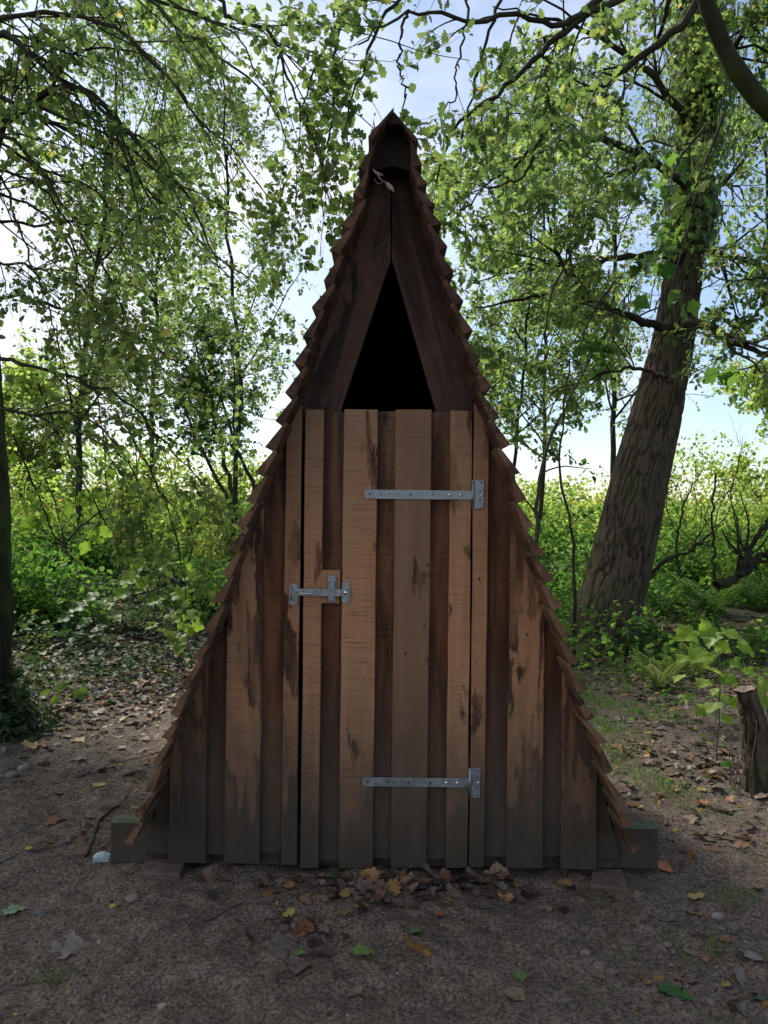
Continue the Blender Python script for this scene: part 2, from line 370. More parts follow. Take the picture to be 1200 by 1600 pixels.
def ground_mat():
    t = NT('forest_ground'); pos = t.n('ShaderNodeNewGeometry').outputs['Position']
    s = t.n('ShaderNodeSeparateXYZ', {0: pos}); X, Y = s.outputs['X'], s.outputs['Y']
    big = t.noise(pos, 1.3, 4, 0.6); mid = t.noise(pos, 9.0, 5, 0.65); fine = t.noise(pos, 75.0, 4, 0.7); vf = t.noise(pos, 330.0, 2, 0.6)
    red = t.mix(t.mapr(mid, 0.3, 0.7), (0.118, 0.084, 0.063), (0.240, 0.178, 0.138))
    grey = t.mix(t.mapr(mid, 0.3, 0.7), (0.085, 0.068, 0.052), (0.195, 0.162, 0.130))
    gf = t.n('ShaderNodeClamp', {'Value': t.math('ADD', t.mapr(t.math('ABSOLUTE', X), 0.9, 2.2, -0.1, 0.7), t.mapr(big, 0.35, 0.65, -0.3, 0.35))}).outputs[0]
    col = t.mix(gf, red, grey)
    col = t.mix(t.mapr(fine, 0.38, 0.58, 0.85, 0.0), col, (0.022, 0.017, 0.013))
    col = t.mix(t.mapr(fine, 0.58, 0.70, 0.0, 0.5), col, (0.27, 0.225, 0.19))
    col = t.mix(t.mapr(vf, 0.62, 0.74, 0.0, 0.4), col, (0.25, 0.22, 0.19))
    # moss patches, mostly on the right
    mossf = t.math('MULTIPLY', t.mapr(t.noise(pos, 3.2, 5, 0.65), 0.52, 0.66), t.mapr(X, 0.2, 1.5, 0.12, 0.75))
    col = t.mix(t.math('MULTIPLY', mossf, t.mapr(fine, 0.35, 0.6)), col, (0.055, 0.080, 0.020))
    # woodland floor beyond, then the open field
    col = t.mix(t.mapr(Y, 2.0, 5.0), col, t.mix(t.mapr(mid, 0.35, 0.65), (0.028, 0.022, 0.014), (0.060, 0.058, 0.026)))
    col = t.mix(t.mapr(Y, 15.0, 18.0), col, t.mix(t.mapr(big, 0.3, 0.7), (0.10, 0.19, 0.035), (0.17, 0.26, 0.06)))
    h = t.math('ADD', t.math('MULTIPLY', fine, 0.9), t.math('ADD', t.math('MULTIPLY', vf, 0.35), mid))
    t.bsdf(col, 0.92, t.bump(h, 0.9, 0.011), spec=0.25)
    return t.m
M['ground'] = ground_mat()
def stone_mat():
    t = NT('stone'); oc = t.n('ShaderNodeTexCoord').outputs['Object']; r = t.n('ShaderNodeObjectInfo').outputs['Random']
    c = t.ramp(r, [(0, (0.075, 0.068, 0.062)), (0.5, (0.12, 0.10, 0.084)), (0.85, (0.17, 0.135, 0.108)), (1, (0.24, 0.22, 0.20))])
    n1 = t.noise(oc, 60, 4, 0.6)
    c = t.mix(t.mapr(n1, 0.3, 0.7, 0, 0.5), c, t.mix(1.0, c, (0.5, 0.5, 0.5), 'MULTIPLY'))
    t.bsdf(c, 0.75, t.bump(n1, 0.4, 0.003)); return t.m
M['stone'] = stone_mat()
t = NT('grit_bits'); c = t.ramp(t.n('ShaderNodeAttribute', attribute_name='rnd').outputs['Fac'], [(0, (0.035, 0.027, 0.022)), (0.4, (0.11, 0.08, 0.065)), (0.8, (0.20, 0.165, 0.14)), (1, (0.38, 0.35, 0.31))]); t.bsdf(c, 0.85); M['grit'] = t.m
t = NT('dry_twig'); c = t.ramp(t.n('ShaderNodeAttribute', attribute_name='rnd').outputs['Fac'], [(0, (0.03, 0.022, 0.016)), (0.6, (0.095, 0.070, 0.052)), (1, (0.24, 0.20, 0.16))]); t.bsdf(c, 0.85); M['twig'] = t.m
def stick_mat():
    t = NT('fallen_stick'); oc = t.n('ShaderNodeNewGeometry').outputs['Position']; n1 = t.noise(oc, 70, 4, 0.6)
    t.bsdf(t.mix(t.mapr(n1, 0.35, 0.65), (0.045, 0.034, 0.026), (0.135, 0.105, 0.082)), 0.85, t.bump(n1, 0.5, 0.003)); return t.m
M['stick'] = stick_mat()
def brick_mat():
    t = NT('old_brick'); oc = t.n('ShaderNodeNewGeometry').outputs['Position']; n1 = t.noise(oc, 40, 5, 0.65)
    t.bsdf(t.mix(t.mapr(n1, 0.35, 0.65), (0.060, 0.040, 0.033), (0.125, 0.082, 0.066)), 0.9, t.bump(n1, 0.6, 0.006)); return t.m
M['brick'] = brick_mat()

# ------------------------------------------------------------------ ground
def make_ground():
    n = 440
    u = np.linspace(-1, 1, n)
    def warp(u, core, far, p=5.0): return core * u + (far - core) * np.sign(u) * np.abs(u) ** p
    xs = warp(u, 4.2, 260, 9)
    v = np.linspace(-1, 1, 500); ys = 0.3 + warp(v, 4.4, 320, 9)
    Xg, Yg = np.meshgrid(xs, ys)
    near = 1 - sstep(4.0, 9.0, np.hypot(Xg, Yg))
    Z = gh(Xg, Yg) + near * (0.017 * fbm(Xg * 5, Yg * 5, 0, 3, 5) + 0.009 * fbm(Xg * 22, Yg * 22, 0, 3, 15)) + (1 - near) * 0.03 * fbm(Xg * 1.2, Yg * 1.2, 0, 3, 25)
    V = np.stack([Xg, Yg, Z], -1).reshape(-1, 3)
    r, c = Xg.shape
    I = np.arange(r * c).reshape(r, c)
    Fq = np.stack([I[:-1, :-1], I[:-1, 1:], I[1:, 1:], I[1:, :-1]], -1).reshape(-1, 4)
    link('ground', mesh_np('ground', V, Fq, M['ground'], smooth=True), kind='structure')
make_ground()
def gz(x, y):
    x = np.asarray(x, float); y = np.asarray(y, float)
    near = 1 - sstep(4.0, 9.0, np.hypot(x, y))
    return gh(x, y) + near * (0.017 * fbm(x * 5, y * 5, 0, 3, 5) + 0.009 * fbm(x * 22, y * 22, 0, 3, 15)) + (1 - near) * 0.03 * fbm(x * 1.2, y * 1.2, 0, 3, 25)
def on_ground(px, py):
    """world point where the photo's pixel meets the ground"""
    d = 1.5 * F / max(py - 800.0, 30)
    for _ in range(12):
        p = W(px, py, d); h = float(gz(p[0], p[1]))
        dy = (-(px - 600) * sa_ + (py - 800) * ca_)
        d = (EYE - h) * F / dy
    p = W(px, py, d); p[2] = float(gz(p[0], p[1])); return p

# ------------------------------------------------------------------ the hut
hut = thing('wooden_hut', 'tall narrow steep-roofed hut of rough brown planks with sawtooth shingle sides and a boarded door', 'hut')
TL = [(576,214),(560,257),(551,300),(533,346),(517,390),(505,437),(487,479),(473,525),(459,567),(444,612),(429,656),(412,698),(398,738),(383,782),(368,820),(355,860),(343,898),(330,940),(316,985),(300,1028),(282,1070),(267,1114),(252,1152),(236,1193),(225,1238),(210,1274),(195,1316)]
TR = [(654,212),(660,252),(668,285),(679,316),(690,349),(699,385),(709,425),(725,469),(739,516),(752,562),(768,606),(782,651),(798,695),(814,739),(823,780),(835,822),(851,864),(866,906),(879,950),(892,993),(905,1035),(917,1077),(932,1124),(951,1160),(961,1207),(978,1253),(991,1290),(1001,1326)]
DF = 3.0                 # distance of the shingles' front ends (they overhang the boards by 0.2 m)
def tips(L): return np.array([[W(x, y, DF)[0], W(x, y, DF)[2]] for x, y in L])
tl, tr = tips(TL), tips(TR)
apex = W(616, 169, DF)
def roof_x(side, z, off=0.0):
    a = tl if side < 0 else tr
    pts = np.vstack([[apex[0], apex[2]], a, [a[-1][0] + (a[-1][0] - a[-3][0]) * 0.9, -0.3]])
    o = np.argsort(pts[:, 1])
    return float(np.interp(z, pts[o, 1], pts[o, 0])) - side * off
def roof_z(x, off=0.03):
    side = -1 if x < apex[0] else 1
    lo, hi = 0.0, apex[2]
    for _ in range(40):
        m = (lo + hi) / 2
        inside = (x - roof_x(side, m, off)) * side < 0
        if inside: lo = m
        else: hi = m
    return lo
def setcol(o, stain, tone, seed=None, saw=1.0):
    o.color = (stain, tone, random.random() if seed is None else seed, saw); return o

def make_plank(parent, x0, x1, zb, ztl, ztr, yf, yb, stain, tone, name='plank', mat=None, saw=1.0, n=14, notches=0.0014):
    """vertical board; the mesh is local to its own foot so grain follows it"""
    cx = (x0 + x1) / 2; c = 0.0028
    V = []; Fc = []
    jl = [random.uniform(-notches, notches) for _ in range(n + 1)]; jr = [random.uniform(-notches, notches) for _ in range(n + 1)]
    tb = random.uniform(-0.004, 0.004)
    bow = random.uniform(-0.002, 0.002)
    for j in range(n + 1):
        t = j / n
        xl, xr = x0 + jl[j] - cx, x1 + jr[j] - cx
        zl = t * (ztl - zb); zr = t * (ztr - zb) + tb * (1 - t)
        y = yf + bow * math.sin(math.pi * t)
        V += [(xl, yb, zl), (xl, y + c, zl), (xl + c, y, zl), (xr - c, y, zr), (xr, y + c, zr), (xr, yb, zr)]
    for j in range(n):
        for k in range(6):
            a, b = j * 6 + k, j * 6 + (k + 1) % 6
            Fc.append((a, b, b + 6, a + 6))
    Fc.append(tuple(range(6))[::-1]); Fc.append(tuple(n * 6 + k for k in range(6)))
    m = bpy.data.meshes.new(name); m.from_pydata(V, [], Fc); m.materials.append(mat or M['plank']); m.update()
    o = link(name, m, parent); o.location = (cx, 0, zb); setcol(o, stain, tone, saw=saw)
    return o
DP = 3.18
def PX(px, py=1300, d=DP): return W(px, py, d)[0]
def PZ(py, px=600, d=DP): return W(px, py, d)[2]
YR, YP, YB = 0.0, -0.024, 0.022     # recessed face, proud face, back of the recessed boards
#      left  right  proud bottom  stain tone
fixed = [(222, 266, 0, 1336, 0.25, 0.3), (264, 322, 1, 1347, 0.42, 0.35), (319, 354, 0, 1338, 0.80, 0.30), (351, 406, 1, 1348, 0.36, 0.75),
         (403, 443, 0, 1336, 0.72, 0.25), (440, 464, 1, 1351, 0.22, 0.55),
         (733.5, 757, 1, 1354, 0.15, 0.6), (755, 795, 0, 1341, 0.95, 0.15), (792, 848, 1, 1355, 0.42, 0.75), (845, 880, 0, 1342, 0.82, 0.3),
         (877, 932, 1, 1357, 0.34, 0.35), (929, 972, 0, 1345, 0.30, 0.2)]
for a, b, proud, bot, st, tn in fixed:
    x0, x1 = PX(a), PX(b); zb = PZ(bot, (a + b) / 2)
    yf = (YP if proud else YR) + random.uniform(-0.002, 0.002)
    ztl, ztr = roof_z(x0), roof_z(x1)
    if a == 440: ztl, ztr = roof_z(x0), PZ(612)
    if a == 733.5: ztl, ztr = PZ(604), roof_z(x1)
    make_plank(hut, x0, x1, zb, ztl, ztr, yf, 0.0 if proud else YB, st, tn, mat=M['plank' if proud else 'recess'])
# door
door = thing('door', '', ''); del door['label']; del door['category']; door.parent = hut
dplk = [(470, 498.5, 1, 1356, 640, 0.10, 0.80), (496, 533, 0, 1347, 642, 1.0, 0.05), (530, 583, 1, 1356, 639.5, 0.13, 0.85), (580, 614, 0, 1344, 641.5, 0.66, 0.50),
        (611, 667, 1, 1356, 640, 0.08, -0.75), (664, 700, 0, 1345, 642, 0.88, 0.30), (697, 730.5, 1, 1356, 641.5, 0.12, 0.90)]
for a, b, proud, bot, top, st, tn in dplk:
    x0, x1 = PX(a), PX(b)
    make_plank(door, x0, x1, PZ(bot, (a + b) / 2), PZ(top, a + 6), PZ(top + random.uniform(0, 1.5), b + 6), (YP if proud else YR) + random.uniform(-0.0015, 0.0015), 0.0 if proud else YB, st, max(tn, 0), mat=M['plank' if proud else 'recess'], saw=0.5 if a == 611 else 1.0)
for py in (720, 1010, 1290):
    mb = MB(); mb.box(PX(476), PX(725), YB + 0.001, YB + 0.03, PZ(py + 18), PZ(py - 18)); setcol(mb.build('batten', M['dark'], door), 0.5, 0.3)
# nail heads down the raised boards
for a, b, proud, *_ in fixed + [(q[0], q[1], q[2]) for q in dplk]:
    if not proud: continue
    for py in (712, 905, 1048, 1210, 1318):
        px = (a + b) / 2 + random.uniform(-0.28, 0.28) * (b - a); x = PX(px, py); z = PZ(py + random.uniform(-14, 14), px)
        if z > roof_z(x, 0.09): continue
        mb = MB(); mb.disc(x, z, 0.0032, YP - 0.0022, YP + 0.004, 8); mb.build('nail', M['hole'], hut if a not in [q[0] for q in dplk] else door)
# spacer block behind the latch
mb = MB(); mb.box(PX(500, 915), PX(531.6, 915), YP + 0.003, YR - 0.001, PZ(943, 515), PZ(891, 515), 0.004)
o = mb.build('latch_block', M['plank'], door); o.location = (0, 0, 0); setcol(o, 0.0, 0.9)
# sill beam running across behind the boards, mossy on top
mb = MB(); mb.box(W(172, 1340, 3.23)[0], W(1028, 1340, 3.23)[0], 0.026, 0.10, 0.012, 0.185, 0.004)
setcol(mb.build('sill_beam', M['sill'], hut), 0.3, 0.4, saw=0.3)
for px in (196, 958):   # short uprights of the frame beside the last boards
    pass
# gable boards (slanting, dark) set back behind the uprights
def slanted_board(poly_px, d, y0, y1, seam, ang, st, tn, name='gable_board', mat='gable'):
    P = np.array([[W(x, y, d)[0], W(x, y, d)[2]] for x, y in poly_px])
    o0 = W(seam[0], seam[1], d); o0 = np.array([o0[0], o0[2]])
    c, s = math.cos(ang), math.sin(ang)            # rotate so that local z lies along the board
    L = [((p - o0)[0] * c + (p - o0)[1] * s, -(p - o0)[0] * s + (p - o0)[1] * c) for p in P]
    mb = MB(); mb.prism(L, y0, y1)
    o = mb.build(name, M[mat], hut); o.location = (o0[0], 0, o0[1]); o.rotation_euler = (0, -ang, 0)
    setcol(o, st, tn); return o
DG = 3.225
xr_ = lambda side, py: None
def roof_px(side, py, d, off):
    z = W(600, py, d)[2]; x = roof_x(side, z, off)
    q = proj(np.array([x, CAMY + d, z])); return (float(q[0]), float(py))
OG = 0.022
lg = [(610.3, 262), (610.3, 407), (531, 645), (521, 676), (462, 676)] + [roof_px(-1, y, DG, OG) for y in (640, 600, 560, 520, 480, 440, 400, 360, 320, 262)]
rg = [(612.3, 262), (612.3, 405), (682, 645), (692, 676), (752, 676)] + [roof_px(1, y, DG, OG) for y in (640, 600, 560, 520, 480, 440, 400, 360, 320, 262)]
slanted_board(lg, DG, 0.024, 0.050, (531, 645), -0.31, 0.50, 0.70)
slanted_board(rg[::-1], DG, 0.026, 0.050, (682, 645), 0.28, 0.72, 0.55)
mb = MB(); mb.prism([(apex[0] - .03, apex[2] - .05), (apex[0] + .03, apex[2] - .05), (apex[0], apex[2] - .004)], -0.175, 1.6); setcol(mb.build('ridge_pole', M['dark'], hut), 1, 0)
rp = [(615.5, 182), (588, 212), roof_px(-1, 266, 3.10, .040), (613, 258), roof_px(1, 266, 3.10, .040), (643, 212)]
slanted_board(rp, 3.10, -0.095, 0.02, (613, 254), 0.0, 0.8, 0.0, 'ridge_board', 'dark')
# roof lining (inside of the roof) and back wall keep the inside dark
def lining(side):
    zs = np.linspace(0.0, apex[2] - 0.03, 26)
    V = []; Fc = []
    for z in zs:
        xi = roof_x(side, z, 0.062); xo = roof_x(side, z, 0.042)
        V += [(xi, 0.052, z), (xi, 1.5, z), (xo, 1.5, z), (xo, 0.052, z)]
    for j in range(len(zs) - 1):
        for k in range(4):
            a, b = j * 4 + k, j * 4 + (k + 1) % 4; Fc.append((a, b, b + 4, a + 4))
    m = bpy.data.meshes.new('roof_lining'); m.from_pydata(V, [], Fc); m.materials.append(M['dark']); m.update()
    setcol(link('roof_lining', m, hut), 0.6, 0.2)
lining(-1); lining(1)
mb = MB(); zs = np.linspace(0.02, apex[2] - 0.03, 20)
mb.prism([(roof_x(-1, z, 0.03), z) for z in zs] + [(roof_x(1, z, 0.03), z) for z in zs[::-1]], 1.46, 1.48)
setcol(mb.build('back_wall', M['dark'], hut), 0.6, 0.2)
# shingle boards: courses running back along each side, lower edges kicked out
def shingle(side, T, Q, P1, dark=False, U=None):
    """wedge-shaped board: outer lower tip T, inner butt corner Q, feather edge P1; extruded back in Y"""
    yf = -0.19 + random.uniform(-0.022, 0.016); yb = 1.62
    n = 6; V = []; Fc = []
    pr = (T, Q, P1) if U is None else (T, Q, U, P1); m_ = len(pr)
    for j in range(n + 1):
        y = yf + (yb - yf) * (j / n) ** 1.3
        w = random.uniform(-0.0015, 0.0015)
        for p in pr: V.append((p[0] - T[0] + w, y, p[1] - T[1] + w))
    for j in range(n):
        for k in range(m_):
            a, b = j * m_ + k, j * m_ + (k + 1) % m_; Fc.append((a, b, b + m_, a + m_))
    Fc.append(tuple(range(m_))[::-1]); Fc.append(tuple(n * m_ + k for k in range(m_)))
    m = bpy.data.meshes.new('shingle'); m.from_pydata(V, [], Fc); m.materials.append(M['shingle']); m.update()
    o = link('shingle', m, hut); o.location = (T[0], 0, T[1]); setcol(o, random.uniform(0, 0.55), random.uniform(0.15, 0.8))
    if T[1] > 1.9: o.color = (random.uniform(0.35, 0.8), random.uniform(0.0, 0.35), random.random(), 1)
    if dark: o.color = (0.9, 0.0, random.random(), 1)
for side, TT in ((-1, tl), (1, tr)):
    n_ = len(TT); ap = np.array([apex[0], apex[2]]); Qp = ap
    for i, T in enumerate(TT):
        A = TT[max(0, i - 3)] if i else ap; B = TT[min(n_ - 1, i + 2)]; sl = (A - B) / np.linalg.norm(A - B)
        inw = np.array((-side * sl[1], side * sl[0])); inw = inw if inw[0] * side < 0 else -inw
        t = i / n_; ta = 0.043 - 0.009 * t + random.uniform(-.005, .005)
        Q = T + inw * ta - sl * ta * random.uniform(-0.12, 0.22)
        if i == 0:
            Q = T + np.array((-side * 0.016, -0.012)); P1 = ap + np.array((0.0, 0.0)); shingle(side, T, Q, P1, True)
        else:
            P1 = Qp + sl * 0.010 + inw * 0.001
            shingle(side, T, Q, P1, i < 2, P1 + inw * 0.012 - sl * 0.004 if i > 2 else None)
        Qp = Q if i else T + inw * 0.028

# ---- hinges and latch
def strap_hinge(px0, px1, pyc, plx0, plx1, ply0, ply1):
    h = bpy.data.objects.new('strap_hinge', None); COL.objects.link(h); h.parent = hut; h.empty_display_size = 0.05
    y = YP - 0.0025
    zc = PZ(pyc, px0); zc2 = PZ(pyc + (px1 - px0) * 0.0, px1)
    x0, x1 = PX(px0, pyc), PX(px1, pyc); hw = 0.0185; zc = PZ(pyc, (px0 + px1) / 2)
    mb = MB()
    mb.prism([(x0, zc - hw * .5), (x0 + 0.007, zc - hw), (x1, zc - hw), (x1, zc + hw), (x0 + 0.007, zc + hw), (x0, zc + hw * .5)], y - 0.0035, y)
    mb.box(x0 + (x1 - x0) * .735, x1, y - 0.0075, y - 0.0036, zc - hw, zc + hw, 0.001)
    mb.build('strap', M['metal'], h)
    mb = MB(); mb.box(PX(plx0, pyc), PX(plx1, pyc), y - 0.0035, y, PZ(ply1, plx0), PZ(ply0, plx0), 0.001); mb.build('hinge_plate', M['metal'], h)
    mb = MB(); xk = PX(plx0, pyc) + 0.004; mb.tube([(xk, y - 0.006, PZ(ply1 - 2, plx0)), (xk, y - 0.006, PZ(ply0 + 2, plx0))], 0.0062, 10); mb.build('knuckle', M['metal'], h, smooth=True)
    for i, fx in enumerate((0.03, 0.215, 0.40, 0.60)):
        mb = MB(); mb.disc(x0 + (x1 - x0) * (fx + .02), zc, 0.0048, y - 0.0042, y - 0.0034, 10); mb.build('screw_hole', M['hole'] if i % 2 == 0 else M['hole'], h)
        if i in (1, 3):
            mb = MB(); mb.disc(x0 + (x1 - x0) * (fx + .02) + 0.002, zc - 0.003, 0.003, y - 0.0052, y - 0.0034, 8); mb.build('screw', M['screw'], h)
    for fx in (0.765, 0.865):
        mb = MB(); mb.disc(x0 + (x1 - x0) * fx, zc, 0.0062, y - 0.0095, y - 0.0075, 12, 0.002); mb.build('screw', M['screw'], h, smooth=True)
    px = PX((plx0 + plx1) / 2 + 4, pyc)
    for dz in (0.052, 0.018, -0.018, -0.052):
        mb = MB(); mb.disc(px - (0.006 if abs(dz) < .03 else 0) + 0.004, zc + dz, 0.0042, y - 0.0043, y - 0.0034, 10); mb.build('screw_hole', M['hole'], h)
    mb = MB(); mb.disc(px + 0.005, zc, 0.0058, y - 0.006, y - 0.0034, 12, 0.002); mb.build('screw', M['screw'], h, smooth=True)
strap_hinge(569.5, 742, 773, 737, 755.5, 750, 795)
strap_hinge(566, 737, 1221, 732, 750, 1199, 1245)

latch = bpy.data.objects.new('latch', None); COL.objects.link(latch); latch.parent = hut; latch.empty_display_size = 0.05
y = YP - 0.002
def rounded(cx, cz, hw, hh, n=10):
    out = []
    for k in range(n + 1): a = math.pi * k / n; out.append((cx + hw * math.cos(a), cz + hh - hw + hw * math.sin(a)))
    for k in range(n + 1): a = math.pi + math.pi * k / n; out.append((cx + hw * math.cos(a), cz - hh + hw + hw * math.sin(a)))
    return out[::-1]
X_ = lambda px: PX(px, 925); Z_ = lambda py: PZ(py, 500)
mb = MB(); mb.prism(rounded(X_(459), Z_(929), 0.017, 0.044), y - 0.003, y); mb.build('catch_plate', M['metal'], latch)
mb = MB(); xc = X_(458.5)
mb.tube([(xc - .004, y, Z_(918)), (xc - .006, y - .022, Z_(919)), (xc - .004, y - .026, Z_(926)), (xc - .007, y - .022, Z_(937)), (xc - .007, y - .002, Z_(938))], 0.0032, 8); mb.build('staple', M['screw'], latch, smooth=True)
mb = MB(); x0, x1 = X_(456.5), X_(543)
mb.prism([(x0, Z_(930.5)), (x1, Z_(930.5)), (x1 + .010, Z_(927)), (x1 + .010, Z_(923)), (x1, Z_(919.5)), (x0, Z_(919.5))], y - 0.011, y - 0.006); mb.build('latch_bar', M['metal'], latch)
mb = MB(); mb.tube([(X_(464), y - .010, Z_(924)), (X_(466), y - .024, Z_(926)), (X_(479), y - .027, Z_(926.5)), (X_(491), y - .024, Z_(926)), (X_(493.5), y - .010, Z_(923.5))], 0.0034, 8); mb.build('handle', M['screw'], latch, smooth=True)
mb = MB(); mb.box(X_(512), X_(525), y - 0.003, y, Z_(940), Z_(899), .001); mb.build('keeper_plate', M['metal'], latch)
mb = MB(); mb.box(X_(514.5), X_(523), y - 0.0165, y - 0.0112, Z_(934), Z_(909), .001); mb.box(X_(514.5), X_(523), y - 0.0165, y - .003, Z_(909), Z_(907), 0); mb.box(X_(514.5), X_(523), y - 0.0165, y - .003, Z_(936), Z_(934), 0); mb.build('keeper_loop', M['metal'], latch)
for z in (903.5,):
    mb = MB(); mb.disc(X_(518.5), Z_(z), 0.005, y - 0.0045, y - 0.003, 10); mb.build('screw', M['metal'], latch)
mb = MB()
cx, cz = X_(540), Z_(925)
pl = [(-.016, .036), (-.008, .044), (.008, .044), (.016, .036), (.018, .012), (.022, 0), (.018, -.012), (.017, -.03), (.009, -.044), (-.009, -.044), (-.017, -.03), (-.013, -.012), (-.013, .012)]
mb.prism([(cx + a, cz + b) for a, b in pl][::-1], y - 0.0045, y); mb.build('pivot_plate', M['metal'], latch)
mb = MB(); mb.disc(cx, cz, 0.0095, y - 0.014, y - 0.0111, 14, .003); mb.build('pivot_screw', M['screw'], latch, smooth=True)

# ---- bricks propping the sill
def brick(pts_px, z, label):
    P = [on_ground(x, y_) for x, y_ in pts_px]
    b = MB(); n = len(P); th = 0.07
    top = [(p[0], p[1], z) for p in P]; bot = [(p[0] * 1.0, p[1], z - th) for p in P]
    c = np.mean(np.array(top), 0); ins = [tuple(np.array(p) + (c - np.array(p)) * 0.05) for p in top]
    b.add([(x, y_, zz - .006) for x, y_, zz in top] + bot + ins, [(4 + i, 4 + (i + 1) % 4, (i + 1) % 4, i) for i in range(4)] + [(i, (i + 1) % 4, 8 + (i + 1) % 4, 8 + i) for i in range(4)] + [(8, 9, 10, 11)])
    o = b.build('brick', M['brick']); o['label'] = label; o['category'] = 'brick'
brick([(218, 1376), (281, 1378), (290, 1352), (228, 1351)], 0.038, 'worn reddish brick lying under the left end of the hut')
brick([(922, 1392), (984, 1390), (972, 1366), (926, 1366)], 0.016, 'flat brick sunk in the soil beneath the right end of the hut')

# hanging dry leaf caught in a thread at the gable
dl = plain_leaf('dry_pale_leaf', (0.42, 0.38, 0.33), (0.3, 0.26, 0.22), 0.3)
mb = MB()
def dleaf(mb, pts, w):
    P = [W(x, y_, 3.0) + np.array((0, k * .004, 0)) for k, (x, y_) in enumerate(pts)]
    vs = []; 
    for i, p in enumerate(P):
        a = P[min(i+1, len(P)-1)] - P[max(0, i-1)]; nrm = np.array((-a[2], 0, a[0])); nrm /= np.linalg.norm(nrm) + 1e-9
        ww = w * math.sin(math.pi * (i + .25) / (len(P) - .5))
        vs += [p + nrm * ww + (0, .004, 0), p, p - nrm * ww + (0, .006, 0)]
    fs = []
    for i in range(len(P) - 1):
        b = i * 3; fs += [(b, b+1, b+4, b+3), (b+1, b+2, b+5, b+4)]
    mb.add(vs, fs)
dleaf(mb, [(583, 264), (587, 268), (593, 270), (599, 271)], 0.006)
dleaf(mb, [(602, 284), (606, 287), (611, 291), (616, 297)], 0.009)
mb.tube([W(590, 272, 3.0), W(593, 278, 2.99), W(598, 283, 2.99), W(602, 284, 3.0)], 0.0016, 5)
mb.tube([W(585, 280, 3.0), W(590, 287, 2.99), W(596, 286, 2.99), W(600, 283, 3.0)], 0.0008, 5)
mb.build('hanging_dry_leaf', dl, label='pale shrivelled leaf dangling below the roof peak of the hut', category='leaf')

# ------------------------------------------------------------------ plants: generators
def norm(v): return v / (np.linalg.norm(v, axis=-1, keepdims=True) + 1e-9)
def tubes(pts, rad, sides):
    """pts (N,P,3) rad (N,P) -> verts, quads"""
    N, P, _ = pts.shape
    T = np.empty_like(pts); T[:, 1:-1] = pts[:, 2:] - pts[:, :-2]; T[:, 0] = pts[:, 1] - pts[:, 0]; T[:, -1] = pts[:, -1] - pts[:, -2]
    T = norm(T)
    ref = np.zeros_like(T); ref[..., 2] = 1.0; flat = np.abs(T[:, :1, 2:3]) > 0.85
    ref = np.where(flat, np.array((1.0, 0, 0)), ref)
    U = norm(np.cross(T, ref)); Vv = np.cross(T, U)
    a = np.arange(sides) * 2 * math.pi / sides
    ring = U[:, :, None, :] * np.cos(a)[None, None, :, None] + Vv[:, :, None, :] * np.sin(a)[None, None, :, None]
    V = pts[:, :, None, :] + ring * rad[:, :, None, None]
    I = np.arange(N * P * sides).reshape(N, P, sides); J = np.roll(I, -1, axis=2)
    Q = np.stack([I[:, :-1], J[:, :-1], J[:, 1:], I[:, 1:]], -1).reshape(-1, 4)
    return V.reshape(-1, 3), Q
def resample(poly, n, jit=0.0, seed=0):
    poly = np.asarray(poly, float); d = np.concatenate([[0], np.cumsum(np.linalg.norm(np.diff(poly, axis=0), axis=1))])
    t = np.linspace(0, d[-1], n); k = len(poly)
    out = np.stack([np.interp(t, d, poly[:, i]) for i in range(3)], -1)
    for _ in range(2): out[1:-1] = out[1:-1] * 0.5 + (out[2:] + out[:-2]) * 0.25
    if jit: out[1:-1] += rng.normal(0, jit, (n - 2, 3))
    return out
def grow(pts, rad, n, ln, ang, droop=0.0, P=6, rscale=0.55, tmin=0.15, wig=0.12, bias=None, rmin=0.0012):
    """children for a batch of parent polylines; n = expected children per parent (array or scalar)"""
    N, PP, _ = pts.shape
    cnt = rng.poisson(np.broadcast_to(n, (N,)).astype(float)); idx = np.repeat(np.arange(N), cnt); K = len(idx)
    if K == 0: return np.zeros((0, P, 3)), np.zeros((0, P))
    t = tmin + (1 - tmin) * rng.random(K); f = t * (PP - 1); i0 = np.minimum(f.astype(int), PP - 2); w = (f - i0)[:, None]
    base = pts[idx, i0] * (1 - w) + pts[idx, i0 + 1] * w
    tan = norm(pts[idx, i0 + 1] - pts[idx, i0])
    r0 = (rad[idx, i0] * (1 - w[:, 0]) + rad[idx, i0 + 1] * w[:, 0]) * rscale
    rv = norm(rng.normal(0, 1, (K, 3))); side = norm(rv - tan * np.sum(rv * tan, -1, keepdims=True))
    a = rng.uniform(ang[0], ang[1], K)[:, None]
    d = tan * np.cos(a) + side * np.sin(a)
    if bias is not None: d = norm(d + np.asarray(bias))
    L = rng.uniform(ln[0], ln[1], K) * (1.1 - 0.6 * t)
    out = np.empty((K, P, 3)); out[:, 0] = base; cur = d.copy(); st = (L / (P - 1))[:, None]
    for j in range(1, P):
        cur = norm(cur + rng.normal(0, wig, (K, 3)) + np.array((0, 0, -droop)))
        out[:, j] = out[:, j - 1] + cur * st
    rr = np.maximum(r0, rmin)[:, None] * np.linspace(1, 0.35, P)[None, :]
    return out, np.maximum(rr, rmin * 0.6)
